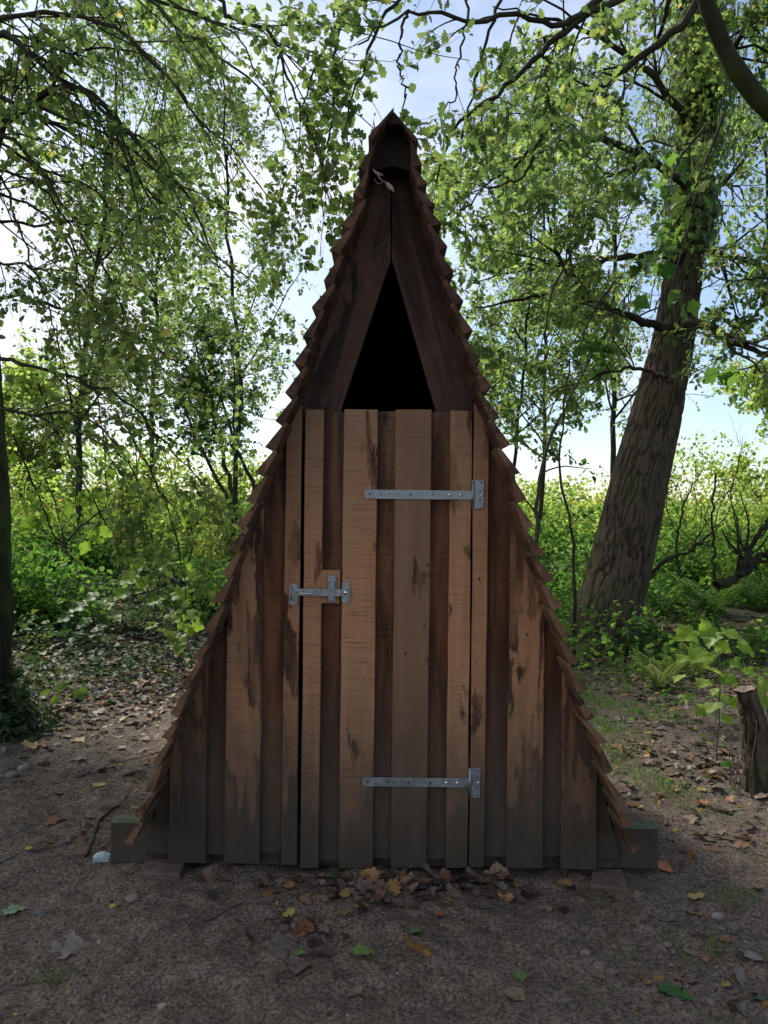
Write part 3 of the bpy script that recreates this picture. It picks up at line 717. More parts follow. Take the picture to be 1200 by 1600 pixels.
# leaf templates: x along the leaf, y across, z up
def T_ovate(w=0.42, fold=0.10, curl=0.10):
    V = np.array([(0, 0, 0), (0.30, w * .95, fold), (0.68, w * .8, fold * .7 - curl * .3), (1.0, 0, -curl), (0.68, -w * .8, fold * .7 - curl * .3), (0.30, -w * .95, fold), (0.5, 0, 0)])
    return V, np.array([(0, 6, 1), (1, 6, 2), (2, 6, 3), (3, 6, 4), (4, 6, 5), (5, 6, 0)])
def T_quad(w=0.40):
    V = np.array([(0, 0, 0), (0.45, w, 0.08), (1, 0, -0.08), (0.45, -w, 0.08)])
    return V, np.array([(0, 2, 1), (0, 3, 2)])
def T_lobed(kind='maple', curl=0.12):
    if kind == 'maple':
        o = [(0.04, 0.0), (-0.07, 0.16), (0.0, 0.30), (0.16, 0.31), (0.26, 0.46), (0.46, 0.55), (0.53, 0.38), (0.66, 0.33), (0.74, 0.22), (0.84, 0.18), (1.04, 0.0)]
    elif kind == 'oak':
        o = [(0.0, 0.02), (0.10, 0.10), (0.20, 0.09), (0.28, 0.20), (0.38, 0.22), (0.44, 0.13), (0.54, 0.28), (0.64, 0.30), (0.68, 0.17), (0.78, 0.26), (0.88, 0.22), (0.92, 0.10), (1.0, 0.0)]
    else:  # ivy
        o = [(0.05, 0.0), (-0.08, 0.22), (0.12, 0.46), (0.36, 0.24), (0.62, 0.18), (1.0, 0.0)]
    up = o; dn = [(x, -y) for x, y in o[1:-1]][::-1]
    if kind != 'oak': pass
    pts = up + dn
    n = len(pts)
    V = [(x, y, 0.22 * abs(y) - curl * x * x * 0.9 + 0.04 * math.sin(9 * x + 7 * y)) for x, y in pts]
    mid = [(0.30, 0, -curl * 0.08), (0.65, 0, -curl * .4)]
    V += mid; fs = []
    for i in range(n):
        j = (i + 1) % n; xm = (pts[i][0] + pts[j][0]) / 2
        fs.append((i, j, n if xm < 0.5 else n + 1))
    # close the seam between the two midpoints
    k = next(i for i in range(n) if (pts[i][0] + pts[(i + 1) % n][0]) / 2 >= 0.5)
    k2 = max(i for i in range(n) if (pts[i][0] + pts[(i + 1) % n][0]) / 2 >= 0.5)
    fs += [(k, n + 1, n), ((k2 + 1) % n, n, n + 1)]
    return np.array(V), np.array(fs)
def refine(T_):
    V, Fc = T_; V = list(map(np.array, V)); out = []; e = {}
    def md(i, j):
        k = (min(i, j), max(i, j))
        if k not in e:
            m = (V[i] + V[j]) / 2; m = m + np.array((0, 0, 0.022 * math.sin(14 * m[0]) + 0.03 * math.sin(16 * abs(m[1]) - 6 * m[0]))); e[k] = len(V); V.append(m)
        return e[k]
    for a, b, c in Fc:
        ab, bc, ca = md(a, b), md(b, c), md(c, a); out += [(a, ab, ca), (ab, b, bc), (ca, bc, c), (ab, bc, ca)]
    return np.array(V), np.array(out)
TP = {'ovate': T_ovate(), 'round': T_ovate(0.46, 0.06, 0.08), 'quad': T_quad(), 'maple': T_lobed('maple'), 'oak': T_lobed('oak'), 'ivy': T_lobed('ivy', 0.05)}
def leaf_frames(C, axis, up=0.7, jitter=0.6):
    K = len(C)
    a = norm(axis + rng.normal(0, jitter, (K, 3)))
    n = norm(np.array((0, 0, up)) + rng.normal(0, 0.5, (K, 3)))
    b = norm(np.cross(n, a)); n = np.cross(a, b)
    return a, b, n
def leaves_mesh(name, C, a, b, n, size, tmpl, mat, rnd=None, smooth=True):
    V0, F0 = TP[tmpl] if isinstance(tmpl, str) else tmpl
    K = len(C); s = size[:, None, None]
    V = C[:, None, :] + s * (a[:, None] * V0[None, :, 0:1] + b[:, None] * V0[None, :, 1:2] + n[:, None] * V0[None, :, 2:3])
    Fc = (F0[None] + (np.arange(K) * len(V0))[:, None, None]).reshape(-1, F0.shape[1])
    r = rng.random(K) if rnd is None else rnd
    return mesh_np(name, V.reshape(-1, 3), Fc, mat, {'rnd': np.repeat(r, len(V0))}, smooth)
def leaves_on(pts, per, size, tmin=0.1, droop=0.35, jit=0.5):
    N, P, _ = pts.shape
    cnt = rng.poisson(per, N); idx = np.repeat(np.arange(N), cnt); K = len(idx)
    t = tmin + (1 - tmin) * rng.random(K); f = t * (P - 1); i0 = np.minimum(f.astype(int), P - 2); w = (f - i0)[:, None]
    c = pts[idx, i0] * (1 - w) + pts[idx, i0 + 1] * w
    tan = norm(pts[idx, i0 + 1] - pts[idx, i0])
    off = norm(rng.normal(0, 1, (K, 3)))
    s = rng.uniform(size[0], size[1], K) * rng.choice([1.0, 0.75, 0.55], K, p=[.55, .3, .15])
    c = c + off * (s[:, None] * 0.35)
    ax = norm(tan * 0.5 + off * 0.8 + np.array((0, 0, -droop)))
    a, b, n = leaf_frames(c, ax, 0.7, jit)
    return c, a, b, n, s
LEAFMESH = {}
def single_leaf_mesh(tmpl, mat):
    k = (tmpl, mat)
    if k not in LEAFMESH:
        V0, F0 = refine(TP[tmpl]) if tmpl == 'maple' else TP[tmpl]; LEAFMESH[k] = mesh_np('leaf', V0, F0, M[mat], smooth=True)
    return LEAFMESH[k]
def put_leaf_objects(parent, tmpl, mat, c, a, b, n, s, pick, name='leaf'):
    me = single_leaf_mesh(tmpl, mat)
    for i in pick:
        o = bpy.data.objects.new(name, me); COL.objects.link(o); o.parent = parent
        Mx = np.eye(4); Mx[:3, 0] = a[i] * s[i]; Mx[:3, 1] = b[i] * s[i]; Mx[:3, 2] = n[i] * s[i]; Mx[:3, 3] = c[i]
        o.matrix_basis = Matrix(Mx.tolist())
def cull(c, marg=420):
    px, py, d = proj(c)
    inhut = (c[..., 1] > -0.15) & (c[..., 1] < 1.7) & (np.abs(c[..., 0]) < np.interp(c[..., 2], [0, 0.5, 1.5, 2.4, 3.2], [1.15, 0.95, 0.55, 0.28, 0.05]))
    return ~inhut & (px > -marg) & (px < 1200 + marg) & (py > -marg) & (py < 1600 + marg) & (d > 0.8)
def emit_foliage(root, c, a, b, n, s, tmpl, mat, n_obj=0, name='foliage'):
    k = cull(c); c, a, b, n, s = c[k], a[k], b[k], n[k], s[k]
    if len(c) == 0: return
    pick = np.array([], int)
    if n_obj:
        px, py, d = proj(c); sz = s / d; inn = (px > 0) & (px < 1200) & (py > 0) & (py < 1600)
        sz = np.where(inn, sz, 0); pick = np.argsort(-sz)[:n_obj]
        put_leaf_objects(root, tmpl, mat + '_o', c, a, b, n, s, pick)
    rest = np.setdiff1d(np.arange(len(c)), pick)
    if not len(rest): return
    link(name, leaves_mesh(name, c[rest], a[rest], b[rest], n[rest], s[rest], tmpl, M[mat]), root, kind='stuff')

def bark_trunk(name, center, radii, mat, parent, seg=110, rings=420, ridge=0.022, freq=13, flare=None, stretch=6.5):
    """trunk tube with real bark ridges"""
    C = resample(center, rings); _a = np.concatenate([[0], np.cumsum(np.linalg.norm(np.diff(np.array(center, float), axis=0), axis=1))]); rr = np.interp(np.linspace(0, 1, rings), _a / _a[-1], radii)
    T = np.gradient(C, axis=0); T = norm(T); ref = np.array((0.0, 1.0, 0.0)); U = norm(np.cross(T, ref)); Vv = np.cross(T, U)
    th = np.arange(seg) * 2 * math.pi / seg
    L = np.concatenate([[0], np.cumsum(np.linalg.norm(np.diff(C, axis=0), axis=1))])
    r0 = float(np.mean(radii)); TH, LL = np.meshgrid(th, L)
    X, Y = np.cos(TH) * r0, np.sin(TH) * r0
    wx = 0.018 * fbm(X * 6, Y * 6, LL * 2.6, 3, 41)
    wob = fbm((X + wx) * freq, (Y + wx) * freq, LL * freq / stretch, 2, 7, gain=0.4)
    h = 1 - np.abs(wob) * 2.2; h = np.clip(h, -0.6, 1)
    furrow = np.clip(np.abs(wob) * 3.6, 0, 1)                 # 0 in the furrow, 1 on the plate
    cross = np.clip(np.abs(fbm(X * 9, Y * 9, LL * 11, 2, 77)) * 5, 0, 1)
    rid = furrow * (0.72 + 0.28 * cross)
    fine = fbm(X * 45, Y * 45, LL * 22, 2, 17)
    Rr = rr[:, None] * (1 + 0.06 * fbm(X * 3, Y * 3, LL * 0.9, 2, 3)) + ridge * (rid - 0.7) + ridge * 0.16 * fine
    if flare is not None:
        fl = np.clip(1 - LL / flare[1], 0, 1) ** 2
        Rr = Rr + fl * flare[0] * (0.6 + 0.7 * vnoise(np.cos(TH) * 2.2, np.sin(TH) * 2.2, 0, 5))
    V = C[:, None] + Rr[..., None] * (U[:, None] * np.cos(TH)[..., None] + Vv[:, None] * np.sin(TH)[..., None])
    I = np.arange(rings * seg).reshape(rings, seg); J = np.roll(I, -1, axis=1)
    Q = np.stack([I[:-1], J[:-1], J[1:], I[1:]], -1).reshape(-1, 4)
    return link(name, mesh_np(name, V.reshape(-1, 3), Q, mat, {'ridge': rid.ravel()}, True), parent)

def limb_arrays(limbs, P=26):
    pts = np.stack([resample(l[0], P, l[3] if len(l) > 3 else 0.008) for l in limbs])
    rad = np.stack([np.linspace(l[1], l[2], P) * rng.uniform(0.9, 1.1, P) for l in limbs])
    return pts, rad
def emit_branches(root, pts, rad, sides, mat, name='branch'):
    for i in range(len(pts)):
        V, Q = tubes(pts[i:i+1], rad[i:i+1], sides)
        link(name, mesh_np(name, V, Q, M[mat], smooth=True), root)
def emit_twigs(root, sets, mat, name='twigs'):
    Vs, Qs, b = [], [], 0
    for pts, rad, sd_ in sets:
        if not len(pts): continue
        k = cull(pts.mean(1), 600); 
        if not k.any(): continue
        V, Q = tubes(pts[k], rad[k], sd_); Vs.append(V); Qs.append(Q + b); b += len(V)
    if Vs: link(name, mesh_np(name, np.concatenate(Vs), np.concatenate(Qs), M[mat], smooth=True), root, kind='stuff')

def PP(lst, d0, d1=None):
    """trace in photo pixels -> world polyline, distance running from d0 to d1"""
    d1 = d0 if d1 is None else d1; n = len(lst)
    return [W(x, y, d0 + (d1 - d0) * i / max(1, n - 1)) for i, (x, y) in enumerate(lst)]

# ------------------------------------------------------------------ the leaning oak on the right
def oak_tree():
    root = thing('leaning_tree', 'big leaning tree with deeply ridged brown bark and ivy high on its trunk', 'tree', (0, 0, 0))
    D = 8.6
    tr_px = [(934, 1012), (941, 975), (964, 905), (1003, 735), (1030, 630), (1049, 545), (1066, 440), (1080, 330), (1087, 200), (1092, 60), (1096, -150), (1100, -420)]
    wid = [118, 110, 106, 98, 86, 74, 66, 61, 56, 52, 44, 30]
    C = [W(x, y, D + 0.25 * i * 0.3) for i, (x, y) in enumerate(tr_px)]; C[0][2] -= 0.15
    bark_trunk('trunk', C, [w / 2 / F * D * 0.90 for w in wid], M['oakbark'], root, seg=250, rings=560, ridge=0.020, freq=32, flare=(0.16, 0.6), stretch=9.0)
    limbs = []
    def Lb(px, d0, d1, r0, r1=0.006): limbs.append((PP(px, d0, d1), r0, r1, 0.015))
    Lb([(1055, 515), (1015, 507), (960, 482), (900, 460), (850, 462), (800, 472), (740, 480)], 8.7, 7.4, 0.055)
    Lb([(1068, 400), (1035, 398), (970, 402), (900, 417), (810, 422), (740, 440)], 8.8, 9.6, 0.05)
    Lb([(905, 458), (880, 420), (862, 375), (857, 340), (845, 290)], 8.0, 7.4, 0.026)
    Lb([(1072, 505), (1110, 510), (1150, 540), (1200, 553), (1290, 548)], 8.6, 7.2, 0.060)
    Lb([(1075, 290), (1020, 250), (950, 215), (880, 225), (800, 250), (730, 270)], 8.9, 7.5, 0.05)
    Lb([(1085, 200), (1020, 120), (950, 60), (860, 30), (770, 10)], 9.0, 8.0, 0.05)
    Lb([(1090, 150), (1140, 90), (1180, 20), (1240, -60)], 9.0, 7.8, 0.05)
    Lb([(1080, 330), (1130, 290), (1180, 230), (1260, 190)], 9.0, 9.8, 0.04)
    Lb([(1080, 380), (1130, 400), (1190, 410), (1270, 440)], 9.0, 8.0, 0.04)
    Lb([(1085, 60), (1030, -60), (960, -140), (860, -180)], 9.2, 8.2, 0.05)
    Lb([(1040, 590), (1000, 575), (950, 580), (900, 600), (850, 620)], 8.6, 9.8, 0.025)
    pts, rad = limb_arrays(limbs, 24)
    emit_branches(root, pts, rad, 8, 'branch')
    p2, r2 = grow(pts, rad, 11, (0.6, 1.8), (0.4, 1.1), 0.03, 8, 0.5, 0.15, 0.16)
    p3, r3 = grow(p2, r2, 6, (0.25, 0.8), (0.4, 1.2), 0.05, 6, 0.6, 0.1, 0.2, rmin=0.002)
    p4, r4 = grow(p3, r3, 3, (0.12, 0.32), (0.4, 1.2), 0.06, 4, 0.6, 0.2, 0.2, rmin=0.0018)
    emit_twigs(root, [(p2, r2, 5), (p3, r3, 3), (p4, r4, 3)], 'branch')
    c, a, b, n, s = leaves_on(p4, 8, (0.06, 0.105)); c2, a2, b2, n2, s2 = leaves_on(p3, 4.5, (0.06, 0.105), 0.3)
    c, a, b, n, s = [np.concatenate(z) for z in ((c, c2), (a, a2), (b, b2), (n, n2), (s, s2))]
    emit_foliage(root, c, a, b, n, s, 'oak', 'leaf', 0)
    # ivy climbing the upper trunk
    iv = thing('climbing_ivy', 'light green ivy wrapped round the upper trunk of the leaning tree', 'ivy')
    Cc = resample(C, 300); _a = np.concatenate([[0], np.cumsum(np.linalg.norm(np.diff(np.array(C), axis=0), axis=1))]); rr = np.interp(np.linspace(0, 1, 300), _a / _a[-1], wid) / 2 / F * D
    K = 13000; ti = (rng.uniform(0.40, 0.93, K) * 299)
    py_all = proj(Cc)[1]
    ti = ti.astype(int); pyt = py_all[ti]
    keep = (pyt < 520) & (rng.random(K) < np.clip(0.35 + 0.75 * fbm(pyt / 60, 0, 0, 2, 3) + (pyt < 260) * 0.6, 0.15, 1.0))
    ti = ti[keep]; K = len(ti)
    an = rng.uniform(0, 2 * math.pi, K); off = np.abs(rng.normal(0, 1, K)) * np.where(py_all[ti] < 280, 0.19, 0.07) + 0.01
    dirv = np.stack([np.cos(an), np.sin(an), np.zeros(K)], -1)
    cc = Cc[ti] + dirv * (rr[ti] + off)[:, None]; cc[:, 2] += rng.normal(0, 0.03, K)
    a_, b_, n_ = leaf_frames(cc, np.array((0, 0, -0.9)) + dirv * 0.4, 0.2, 0.4); n_ = norm(n_ * 0.3 + dirv); b_ = norm(np.cross(n_, a_)); a_ = np.cross(b_, n_)
    link('foliage', leaves_mesh('foliage', cc, a_, b_, n_, rng.uniform(0.05, 0.10, K), 'ivy', M['leaf']), iv, kind='stuff')
    stems = []
    for k in range(9):
        i0 = int(rng.uniform(0.30, 0.5) * 299); i1 = int(rng.uniform(0.6, 0.95) * 299); an0 = rng.uniform(0, 6.28)
        ii = np.linspace(i0, i1, 30).astype(int); aa = an0 + np.cumsum(rng.normal(0, 0.16, 30))
        stems.append(Cc[ii] + np.stack([np.cos(aa), np.sin(aa), 0 * aa], -1) * (rr[ii] + 0.015)[:, None])
    for st in stems:
        V, Q = tubes(st[None], np.full((1, 30), 0.009), 5); link('stem', mesh_np('stem', V, Q, M['palebark'], smooth=True), iv)
oak_tree()

# ------------------------------------------------------------------ tree at the left edge whose branches fill the upper left
def left_tree():
    root = thing('overhanging_tree', 'dark ivy-footed tree at the left edge arching leafy branches over the path', 'tree')
    bz = ghs(-2.62, 1.9)
    C = [(-2.66, 1.9, bz - 0.1), (-2.62, 1.88, bz + 0.5), (-2.63, 1.85, 1.6), (-2.68, 1.8, 2.6), (-2.8, 1.75, 4.0), (-2.9, 1.6, 6.0), (-2.7, 1.8, 8.2)]
    bark_trunk('trunk', [np.array(p, float) for p in C], [0.21, 0.16, 0.15, 0.14, 0.12, 0.08, 0.04], M['mossbark'], root, 80, 280, 0.018, 13, (0.08, 0.4))
    limbs = []
    def Lb(px, d0, d1, r0, r1=0.004, pre=None):
        w = PP(px, d0, d1); 
        if pre is not None: w = [np.array(p, float) for p in pre] + w
        limbs.append((w, r0, r1, 0.010))
    tk = lambda z: [(-2.65, 1.82, z)]
    Lb([(0, 200), (45, 160), (95, 125), (150, 150), (210, 215), (250, 262), (280, 285), (302, 322), (322, 372), (345, 430)], 4.9, 4.1, 0.045, 0.004, tk(3.4))
    Lb([(0, 37), (30, 70), (65, 105), (115, 130), (170, 175), (200, 250), (215, 330), (240, 400)], 4.6, 4.4, 0.030, 0.004, tk(4.2))
    Lb([(-60, 40), (40, 25), (115, 22), (165, 37), (215, 65), (250, 100), (280, 140), (310, 190), (360, 225), (400, 280), (432, 322)], 4.4, 3.7, 0.026, 0.003, tk(4.1))
    Lb([(150, -60), (225, 0), (280, 40), (320, 75), (370, 105), (410, 140), (427, 190), (450, 220), (482, 282)], 4.2, 3.7, 0.022, 0.003, tk(4.9))
    Lb([(200, -40), (285, 15), (330, 30), (370, 45), (395, 90), (410, 135), (440, 175)], 4.0, 3.6, 0.020, 0.003, tk(5.0))
    Lb([(330, -20), (370, 45), (400, 30), (425, 50), (450, 125), (480, 185), (500, 250), (515, 330)], 3.9, 3.6, 0.016, 0.003)
    Lb([(-30, 200), (30, 225), (65, 270), (100, 320), (140, 380), (180, 450), (200, 520)], 4.8, 4.4, 0.026, 0.003, tk(3.3))
    Lb([(-40, 255), (50, 280), (90, 320), (115, 370), (117, 420), (150, 500)], 4.9, 5.6, 0.020, 0.003, tk(3.2))
    Lb([(-40, 345), (0, 345), (60, 350), (140, 345), (220, 380), (290, 420)], 4.9, 5.8, 0.020, 0.003, tk(3.0))
    Lb([(0, 265), (30, 350), (45, 400), (60, 440), (90, 520), (95, 600)], 4.9, 4.6, 0.016, 0.003, tk(3.1))
    Lb([(10, 560), (60, 575), (120, 590), (170, 610), (225, 650), (262, 695), (285, 720), (320, 765), (345, 800)], 4.8, 4.4, 0.020, 0.003, tk(2.5))
    Lb([(0, 640), (40, 650), (100, 640), (160, 665), (200, 720), (222, 790), (240, 850)], 4.9, 4.6, 0.016, 0.003, tk(2.2))
    Lb([(10, 460), (70, 470), (140, 500), (230, 530), (300, 580), (370, 640)], 4.9, 5.4, 0.020, 0.003, tk(2.8))
    Lb([(-60, 120), (60, 180), (170, 240), (270, 330), (330, 400), (400, 440), (450, 500)], 5.0, 6.2, 0.028, 0.003, tk(3.8))
    Lb([(100, -80), (200, 60), (290, 150), (360, 280), (420, 400)], 5.2, 6.2, 0.024, 0.003, tk(5.2))
    Lb([(-60, -60), (60, -30), (180, -20), (300, 20), (420, 60), (500, 130), (540, 200)], 5.2, 5.6, 0.028, 0.003, tk(5.4))
    Lb([(-60, 300), (10, 300), (70, 330), (120, 400), (150, 470), (160, 560)], 5.0, 5.4, 0.018, 0.003, tk(3.3))
    Lb([(-80, 160), (0, 230), (60, 260), (150, 300), (220, 350), (270, 430), (290, 510)], 5.0, 5.6, 0.020, 0.003, tk(3.6))
    Lb([(-60, 420), (0, 410), (60, 420), (130, 450), (190, 510)], 4.9, 4.5, 0.016, 0.003, tk(3.0))
    pts, rad = limb_arrays(limbs, 28); rad = rad * 0.72
    emit_branches(root, pts, rad, 7, 'branch')
    p2, r2 = grow(pts, rad, 12, (0.4, 1.4), (0.3, 0.8), 0.06, 9, 0.5, 0.2, 0.11, bias=(0.22, 0, -0.20))
    p3, r3 = grow(p2, r2, 5, (0.18, 0.5), (0.35, 1.0), 0.07, 6, 0.6, 0.15, 0.16, bias=(0, 0, -0.12), rmin=0.0009)
    emit_twigs(root, [(p2, r2, 5), (p3, r3, 3)], 'branch')
    c, a, b, n, s = leaves_on(p3, 6.8, (0.026, 0.058)); c2, a2, b2, n2, s2 = leaves_on(p2, 6.0, (0.026, 0.054), 0.2)
    c, a, b, n, s = [np.concatenate(z) for z in ((c, c2), (a, a2), (b, b2), (n, n2), (s, s2))]
    emit_foliage(root, c, a, b, n, s, 'round', 'leaf', 300)
    # the upper crown, above the view, shades the path and the hut
    up = []
    for k in range(15):
        an = 2 * math.pi * k / 15 + rng.uniform(-.2, .2); z = rng.uniform(5.8, 8.0); Lr = rng.uniform(2.4, 4.4); b0 = np.array((-2.8, 1.7, z)); dr = np.array((math.cos(an), math.sin(an), 0))
        up.append(([b0, b0 + dr * Lr * .35 + (0, 0, .35), b0 + dr * Lr * .7 + (0, 0, .5), b0 + dr * Lr + (0, 0, .45)], 0.04, 0.008, 0.02))
    up.append(([np.array((-2.8, 1.7, 6.6)), np.array((-1.4, 1.2, 7.1)), np.array((0.2, 0.8, 7.2)), np.array((1.9, 0.9, 7.0))], 0.06, .01, .02))
    up.append(([np.array((-2.8, 1.7, 7.0)), np.array((-1.4, 2.6, 7.6)), np.array((0.4, 3.6, 7.8)), np.array((2.2, 4.0, 7.6))], 0.06, .01, .02))
    pu, ru = limb_arrays(up, 16); emit_branches(root, pu, ru, 6, 'branch')
    q2, t2 = grow(pu, ru, 9, (0.7, 1.6), (0.4, 1.1), 0.0, 6, 0.5, 0.15, 0.15); q3, t3 = grow(q2, t2, 5, (0.3, 0.7), (0.4, 1.1), 0.02, 5, 0.6, 0.1, 0.2, rmin=0.002)
    V1, Q1 = tubes(q2, t2, 4); link('twigs', mesh_np('twigs', V1, Q1, M['branch'], smooth=True), root, kind='stuff')
    cu, au, bu, nu, su = leaves_on(q3, 6, (0.09, 0.14), 0.1)
    link('foliage', leaves_mesh('foliage', cu, au, bu, nu, su, 'quad', M['leaf'], smooth=True), root, kind='stuff')
    # ivy at the foot
    iv = thing('ground_ivy_clump', 'dark green ivy heaped round the foot of the left tree', 'ivy')
    K = 1500; th = rng.uniform(0, 6.28, K); r = 0.16 + np.abs(rng.normal(0, 0.13, K)); z = np.abs(rng.normal(0, 0.22, K))
    x = -2.62 + r * np.cos(th) * (1 - z * .4); y_ = 1.9 + r * np.sin(th) * (1 - z * .4)
    cc = np.stack([x, y_, gz(x, y_) + z * np.clip(1.4 - r * 2.5, 0.1, 1) + 0.02], -1)
    a_, b_, n_ = leaf_frames(cc, np.stack([np.cos(th), np.sin(th), -0.6 + 0 * th], -1), 0.8, 0.4)
    link('foliage', leaves_mesh('foliage', cc, a_, b_, n_, rng.uniform(0.035, 0.07, K), 'ivy', M['ivy']), iv, kind='stuff')
    K = 14
    for k in range(K):
        an = rng.uniform(3.6, 6.0); zz = np.linspace(bz, bz + rng.uniform(0.8, 2.0), 14); aa = an + np.cumsum(rng.normal(0, 0.12, 14))
        P_ = np.stack([-2.63 + 0.185 * np.cos(aa), 1.88 + 0.185 * np.sin(aa), zz], -1)
        V, Q = tubes(P_[None], np.full((1, 14), 0.006), 4); link('stem', mesh_np('stem', V, Q, M['branch'], smooth=True), iv)
left_tree()

# ------------------------------------------------------------------ mossy limbed tree off to the right, its limbs reach into the top of the view
def mossy_tree():
    root = thing('mossy_limbed_tree', 'tree with a thick mossy limb curving down in the top right corner', 'tree')
    C = [np.array(p, float) for p in [(3.5, 0.9, -0.1), (3.45, 0.9, 1.5), (3.3, 0.9, 2.9), (3.3, 0.8, 4.4), (3.2, 0.6, 6.5)]]
    bark_trunk('trunk', C, [0.30, 0.24, 0.22, 0.17, 0.10], M['mossbark'], root, 70, 200, 0.02, 11)
    limbs = []
    def Lb(px, d0, d1, r0, r1=0.004, pre=None, j=0.008):
        w = PP(px, d0, d1)
        if pre is not None: w = [np.array(p, float) for p in pre] + w
        limbs.append((w, r0, r1, j))
    Lb([(1290, 240), (1240, 205), (1200, 172), (1168, 132), (1142, 98), (1122, 55), (1104, 5), (1085, -60), (1060, -120), (1000, -170)], 4.2, 3.9, 0.075, 0.03, [(3.3, 0.9, 3.0)], 0.004)
    Lb([(1040, -60), (970, 0), (930, 12), (880, 50), (815, 110), (757, 162), (710, 192), (700, 215), (690, 250), (682, 285)], 4.0, 3.7, 0.022, 0.005)
    Lb([(1010, -60), (930, 5), (900, 28), (870, 45), (830, 25), (810, 20), (765, 32), (730, 36), (690, 18), (650, 12), (600, 35), (560, 70)], 4.0, 3.6, 0.022, 0.004)
    Lb([(1100, -20), (1070, 40), (1025, 70), (985, 100), (950, 132), (890, 150), (865, 190), (820, 245), (770, 285), (740, 300)], 4.3, 4.6, 0.026, 0.004)
    Lb([(1130, -90), (1050, -30), (1040, 30), (1028, 65), (990, 120), (960, 170)], 4.5, 5.2, 0.024, 0.004)
    Lb([(1000, -170), (850, -120), (700, -80), (600, -40), (540, 20), (500, 90), (470, 170)], 4.1, 3.8, 0.024, 0.004)
    Lb([(740, -60), (728, 30), (722, 70), (710, 120), (718, 150), (690, 175)], 3.8, 3.6, 0.008, 0.003)
    Lb([(640, 15), (625, 60), (622, 110), (635, 150), (630, 190)], 3.7, 3.55, 0.007, 0.003)
    Lb([(850, 60), (853, 100), (856, 150), (870, 200)], 3.9, 4.3, 0.007, 0.003)
    Lb([(880, 150), (845, 210), (830, 260), (800, 285), (760, 290), (720, 330), (690, 365)], 4.5, 4.0, 0.012, 0.003)
    Lb([(700, -80), (640, -20), (590, 40), (570, 100), (545, 170), (540, 240)], 3.9, 3.7, 0.012, 0.003)
    Lb([(560, -60), (540, 20), (520, 90), (525, 170), (500, 260), (505, 340)], 4.0, 3.9, 0.012, 0.003)
    Lb([(800, -60), (760, 60), (745, 130), (720, 220), (715, 300), (730, 380)], 4.6, 4.8, 0.012, 0.003)
    pts, rad = limb_arrays(limbs, 30)
    emit_branches(root, pts[:1], rad[:1], 12, 'mossbark'); emit_branches(root, pts[1:], rad[1:], 7, 'branch')
    p2, r2 = grow(pts[1:], rad[1:], 8, (0.2, 0.75), (0.4, 1.1), 0.05, 7, 0.45, 0.15, 0.17)
    p3, r3 = grow(p2, r2, 3.2, (0.12, 0.35), (0.4, 1.1), 0.06, 5, 0.6, 0.15, 0.2, rmin=0.0013)
    emit_twigs(root, [(p2, r2, 5), (p3, r3, 3)], 'branch')
    c, a, b, n, s = leaves_on(p3, 7.5, (0.045, 0.085), 0.2, 0.35); c2, a2, b2, n2, s2 = leaves_on(p2, 3.0, (0.045, 0.08), 0.3)
    c, a, b, n, s = [np.concatenate(z) for z in ((c, c2), (a, a2), (b, b2), (n, n2), (s, s2))]
    emit_foliage(root, c, a, b, n, s, 'oak', 'leaf', 300)
mossy_tree()

# sycamore sprays hanging in front of the leaning trunk and on the right
def sycamore_spray(name, label, px, d0, d1, r0, size, per, mat='mid', nobj=70, tm='maple', kids=6):
    root = thing(name, label, 'branch')
    limbs = [(PP(p, d0, d1), r0, 0.003, 0.006) for p in px]
    pts, rad = limb_arrays(limbs, 18); emit_branches(root, pts, rad, 6, 'branch')
    p2, r2 = grow(pts, rad, kids, (0.15, 0.5), (0.4, 1.1), 0.08, 6, 0.6, 0.15, 0.15)
    emit_twigs(root, [(p2, r2, 4)], 'branch')
    c, a, b, n, s = leaves_on(p2, per, size, 0.3, 0.7, 0.35)
    emit_foliage(root, c, a, b, n, s, tm, mat, nobj)
sycamore_spray('sycamore_branch', 'branch of broad lobed leaves hanging in front of the leaning trunk', [[(1130, 180), (1085, 300), (1050, 360), (1010, 400), (980, 440)], [(1090, 300), (1070, 380), (1050, 440), (1040, 480)], [(1100, 200), (1060, 250), (1040, 310), (1030, 350)]], 6.4, 6.0, 0.014, (0.09, 0.16), 4.5)
sycamore_spray('sycamore_branch', 'low branch of broad lobed leaves poking in from the right edge', [[(1300, 470), (1230, 530), (1180, 570), (1130, 590)], [(1290, 400), (1220, 430), (1160, 440), (1110, 430)]], 4.2, 4.0, 0.012, (0.06, 0.11), 3.5, nobj=50, kids=5)
sycamore_spray('sycamore_branch', 'leafy branch hanging to the right of the hut between roof and oak', [[(900, 380), (860, 460), (850, 530), (835, 580)], [(960, 440), (920, 500), (900, 560), (905, 600)]], 6.8, 6.4, 0.012, (0.07, 0.12), 3.5, nobj=60, kids=6)

sycamore_spray('sycamore_branch', 'pale green drooping branch hanging over the left bank beside the hut', [[(60, 600), (110, 720), (160, 810), (215, 890), (235, 940)], [(180, 640), (240, 740), (275, 830), (290, 920), (292, 975)], [(20, 680), (60, 780), (90, 850), (140, 900)]], 5.6, 5.2, 0.009, (0.06, 0.105), 4.0, 'lime', 70, kids=7)
